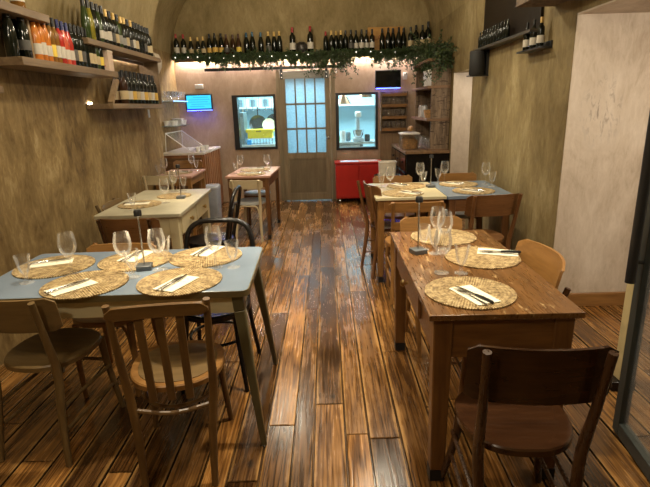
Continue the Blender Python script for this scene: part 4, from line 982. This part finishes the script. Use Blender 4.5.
MB().rings([[(x*s_, y*s_, z) for x, y in sup(.24,.20,28,7)] for s_, z in ((.92,0),(.93,.01),(1.,.17),(1.04,.172),(1.04,.19),(.94,.19),(.88,.02))]).build('body', plain('ivory_plastic', (.70,.66,.56), .45), wc)

# rack of glasses on the end wall
rk = thing('glass_rack', 'wooden wall rack with rows of glasses under the dark monitor', 'rack', (.875, 8.0, 1.10))
MB().box(0,.02,0,.135,0,.60).box(.405,.425,0,.135,0,.60).box(.0205,.4045,.12,.135,0,.60).build('frame', m_barn, rk)
for z in (.0,.185,.365,.53):
    MB().box(.0205,.4045,.0,.1195,z,z+.016).build('shelf', m_barnh, rk)
    MB().box(.0205,.4045,-.010,-.0005,z,z+.045).build('front_rail', m_honh, rk)
for r_, z in enumerate((1.1165,1.3015,1.4815)):
    for k in range(5):
        o = inst('water_glass', ME_gob, None, (.925+.077*k, 8.06, z)); tag(o, 'glass in the wooden wall rack, %s from the left on its %s shelf' % (ORD[k], ('bottom','middle','upper')[r_]), 'glass', 'glasses in the wall rack')
tag(MB().box(.875,1.40,8.10,8.138,.10,1.06).build('wall_panel', wood('panel_wood', (.17,.10,.05), (.30,.20,.11), 2, .5)), 'plain wooden wall panel below the rack of glasses', 'panel')

# ------------------------------------------------------------------ right wall fittings
wm = thing('wall_mirror', 'tall dark brown mirror panel with metal ledge on the right wall', 'mirror', (XR, 3.98, 2.03))
MB().box(-.022,-.001,0,1.39,0,.52).build('panel', plain('dark_brown_glass', (.010,.006,.003), .4, 0, .1, 4, spec=.2), wm)
MB().box(-.10,-.001,-.01,1.40,-.022,-.001).build('ledge', plain('dull_steel', (.16,.15,.14), .35, .8), wm)
for i in range(11):
    y = 5.32-.078*i; bottle('bordeaux', 'dark', None, None, (XR-.066, y, 2.0305), 'dark unlabelled bottle on the ledge of the dark mirror, %s from the far end' % ORD[i], 'bottles on the mirror ledge', .52)
sp_ = thing('wall_speaker', 'black cylindrical speaker on a wall bracket at the end of the mirror', 'speaker', (1.545, 5.25, 1.76))
MB().lathe([(0,.012),(.070,.012),(.076,.02),(.076,.235),(.070,.245),(0,.245)], seg=28).build('body', plain('black_speaker_cloth', (.014,.014,.014), .7), sp_)
MB().box(-.085,.104,-.06,.06,0,.0115).box(.08,.104,-.05,.05,0.012,.26).build('bracket', m_black, sp_)
ms = thing('bottle_bracket', 'small black bracket shelf holding three labelled bottles on the right wall', 'shelf', (XR, 3.78, 1.875))
MB().box(-.095,-.001,0,.44,0,.014).box(-.012,-.001,0,.44,.014,.05).build('tray', m_black, ms)
for i, y in enumerate((4.13,4.00,3.87)):
    bottle('bordeaux', 'dark', 'white', 'gold' if i == 2 else 'black', (XR-.055, y, 1.8895), ('white labelled bottle with gold capsule at the near end of the small black bracket shelf' if i == 2 else 'white labelled bottle with black capsule on the small bracket shelf, %s from the far end' % ORD[i]), 'bottles on the black bracket', .68)
plank('wall_shelf', 'thick rough wooden plank shelf high on the right wall', 1.37, XR-.001, 2.2, 3.80, 2.15, 2.20, m_barn)
# glass door and post at the right edge
gd = thing('glass_door', 'open glass door with dark green-grey frame at the right edge', 'door', (1.335, 1.985, 0), math.radians(-90-7.3))
m_dframe = plain('dark_green_grey_frame', (.028,.034,.032), .4, 0, .15, 8)
W_ = .80
MB().box(0,.055,-.02,.02,.012,2.1).box(W_-.055,W_,-.02,.02,.012,2.1).box(.055,W_-.055,-.02,.02,.012,.075).box(.055,W_-.055,-.02,.02,2.04,2.1).build('frame', m_dframe, gd, bevel=.003)
MB().box(.055,W_-.055,-.003,.003,.075,2.04).build('pane', m_glassd, gd)
MB().tube([(.05,-.062,.76),(.05,-.062,1.7)], .020, 14).tube([(.05,-.018,.85),(.05,-.062,.85)], .008, 8).tube([(.05,-.018,1.6),(.05,-.062,1.6)], .008, 8).build('pull_handle', m_black, gd)
jp = thing('door_post', 'cream painted door post with dark block painting its base shadow behind the glass door', 'post', (1.565, 2.345, 0))
MB().box(-.032,.032,-.03,.03,.055,2.2).build('post', plain('cream_post_paint', (.46,.37,.19), .5), jp, bevel=.003)
MB().box(-.075,.05,-.045,.035,0,.0545).build('foot', m_blackw, jp, bevel=.004)  # dark block stands in for the shadow at the post's base

# ------------------------------------------------------------------ kitchen things seen through the windows
kc = thing('kitchen_counter', 'pale steel kitchen counter beyond the windows', 'counter', (-2.0, 8.85, 0))
MB().box(0,4.0,0,.62,.84,.88).build('worktop', plain('pale_steel', (.55,.62,.65), .3, .3), kc)
for x in (.05,1.3,2.6,3.9): MB().box(x,x+.05,.03,.58,0,.839).build('leg', m_kgrey, kc)
MB().box(.05,3.95,.05,.58,.25,.28).build('undershelf', plain('pale_steel_shelf', (.5,.56,.6), .35, .3), kc)
MB().box(2.05,2.60,.01,.6,.30,.83).build('front_panel', plain('pale_panel', (.55,.62,.66), .4), kc)
ap = thing('kitchen_appliance', 'grey steel appliance on the kitchen counter at the left window', 'appliance', (-1.70, 8.95, .8805))
MB().box(0,.24,0,.4,0,.56).build('body', m_kgrey, ap, bevel=.01); MB().box(.02,.22,-.012,-.0005,.10,.48).build('door', plain('dull_steel_door', (.24,.30,.33), .35, .4), ap, bevel=.004)
yb_ = thing('yellow_crate', 'bright yellow crate with small dark mark on the kitchen counter', 'crate', (-1.20, 9.0, .985))
MB().box(-.22,.22,0,.3,0,.14).build('body', m_yellow, yb_, bevel=.006); MB().box(-.245,.245,-.008,.308,.10,.152).build('rim', m_yellow, yb_, bevel=.004)
mb = MB()
for k in range(4): mb.box(-.055+.022*k,-.040+.022*k,-.0095,-.0085,.112,.135)
mb.build('dark_mark', m_black, yb_)
rs = thing('wire_stand', 'white wire stand carrying the yellow crate', 'stand', (-1.20, 9.0, .8805))
MB().box(-.23,.23,.0,.3,.092,.1035).build('top', m_white, rs)
for k in range(9): MB().box(-.22+.055*k-.006,-.22+.055*k+.006,.01,.02,0,.0915).build('rod', m_steel, rs)
def pan(x, y, z, r, m, label):
    o = thing('frying_pan', label, 'pan', (x, y, z)); o.rotation_euler = (A(72), 0, 0)
    MB().lathe([(0,0),(r*.75,0),(r,.045),(r*.97,.045),(r*.73,.006),(0,.006)], seg=30).build('bowl', m, o)
    MB().tube([(0,r*.95,.035),(0,r*1.5,.05),(0,r*1.9,.06)], .011, 8).build('handle', m_black, o)
m_pan = plain('black_pan', (.015,.017,.02), .3)
pan(-1.27, 9.41, 1.22, .16, m_pan, 'black frying pan standing behind the yellow crate, left')
pan(-.96, 9.42, 1.235, .16, m_pan, 'black frying pan standing behind the yellow crate, right')
o = tag(MB().lathe([(0,0),(.08,0),(.12,.018),(.12,.021),(.078,.006),(0,.005)], seg=28).build('plate', m_ceram, loc=(-1.06,9.335,1.20)), 'large white plate standing before the right black pan', 'plate'); o.rotation_euler = (A(75),0,0)
tag(MB().box(-1.42,-1.35,8.9,8.97,.8805,.96).build('blue_carton', plain('blue_card', (.02,.30,.75), .5)), 'small blue carton on the kitchen counter at the left window', 'carton')
ks = thing('kitchen_shelf', 'white kitchen wall shelf beyond the windows', 'shelf', (-2.0, 10.28, 1.50))
MB().box(0,3.9,0,.31,0,.03).build('board', m_white, ks); 
for x in (.3,1.9,3.6): MB().box(x,x+.03,.02,.31,-.12,-.0005).build('bracket', m_steel, ks)
for k in range(7):
    x = -1.75+.13*k; tag(MB().lathe([(0,0),(.045,0),(.05,.01),(.05,.14),(.04,.15),(0,.155)], seg=16).build('canister', m_white if k%2 else m_kgrey, loc=(x,10.42,1.5305)), '%s canister on the kitchen wall shelf, %s from the left' % (('white','grey')[1-k%2], ORD[k]), 'canister', 'canisters on the kitchen shelf')
for k in range(5):
    x = -1.5+.12*k; o = thing('ladle', 'steel ladle hanging at the top of the left kitchen window, %s from the left' % ORD[k], 'utensil', (x, 9.6, 1.75), 0, 'hanging ladles')
    MB().tube([(0,0,-.26),(0,0,.30)], .006, 6).build('handle', m_kgrey, o); MB().lathe([(0,-.30),(.03,-.285),(.04,-.26),(.036,-.26),(.026,-.28),(0,-.293)], seg=14).build('bowl', m_steel, o)
tag(MB().box(-2.0,1.9,9.59,9.61,2.051,2.07).build('hanging_rail', m_steel), 'steel rail for utensils hung across the kitchen', 'rail')
for i, (x, z) in enumerate(((.315,1.535),(.69,1.635))):
    p_ = thing('pendant_lamp', ('lower ' if i == 0 else 'higher ')+'copper cone pendant lamp in the right kitchen window', 'lamp', (x, 8.8, z), 0, 'copper pendant lamps')
    MB().lathe([(.135,0),(.132,.004),(.045,.15),(.03,.17),(.0,.172)], seg=26).build('lamp_shade', m_copper, p_, fix=False)
    MB().tube([(0,0,.173),(0,0,2.8-z)], .004, 6).build('cord', m_black, p_)
    MB().lathe([(0,.03),(.03,.045),(.036,.07),(.02,.10),(0,.11)], seg=14).build('bulb', emit('kitchen_bulb', (.9,.97,1.), 5), p_)
mx = thing('kitchen_machine', 'grey kitchen mixer on the counter at the right window', 'machine', (.58, 9.05, .8805))
MB().box(-.10,.10,-.12,.14,0,.06).box(-.035,.035,.06,.14,.06,.42).build('body', plain('pale_machine', (.42,.48,.52), .35), mx, bevel=.01)
MB().box(-.05,.05,-.14,.14,.4205,.52).build('head', m_white, mx, bevel=.02)
MB().lathe([(0,0),(.06,0),(.09,.06),(.10,.14),(.095,.14),(.085,.06),(.05,.006),(0,.006)], seg=22).build('bowl', m_steel, mx, loc=(0,-.04,.061))
for k, (x, y, r_, h, m_, lb) in enumerate(((.30,9.0,.05,.20,m_white,'white jug'),(.40,9.1,.045,.16,m_kgrey,'grey pot'),(.74,9.0,.05,.12,m_pan,'black pot'),(.22,9.15,.06,.10,plain('green_bowl',(.2,.4,.22),.4),'green bowl'),(-.86,9.0,.04,.2,m_white,'white bottle'))):
    tag(MB().lathe([(0,0),(r_*.9,0),(r_,.01),(r_,h*.85),(r_*.8,h),(r_*.75,h),(r_*.9,h*.8),(r_*.9,.012),(0,.01)], seg=18).build('kitchen_pot', m_, loc=(x,y,.8805)), lb+' on the kitchen counter beyond the window', 'pot')
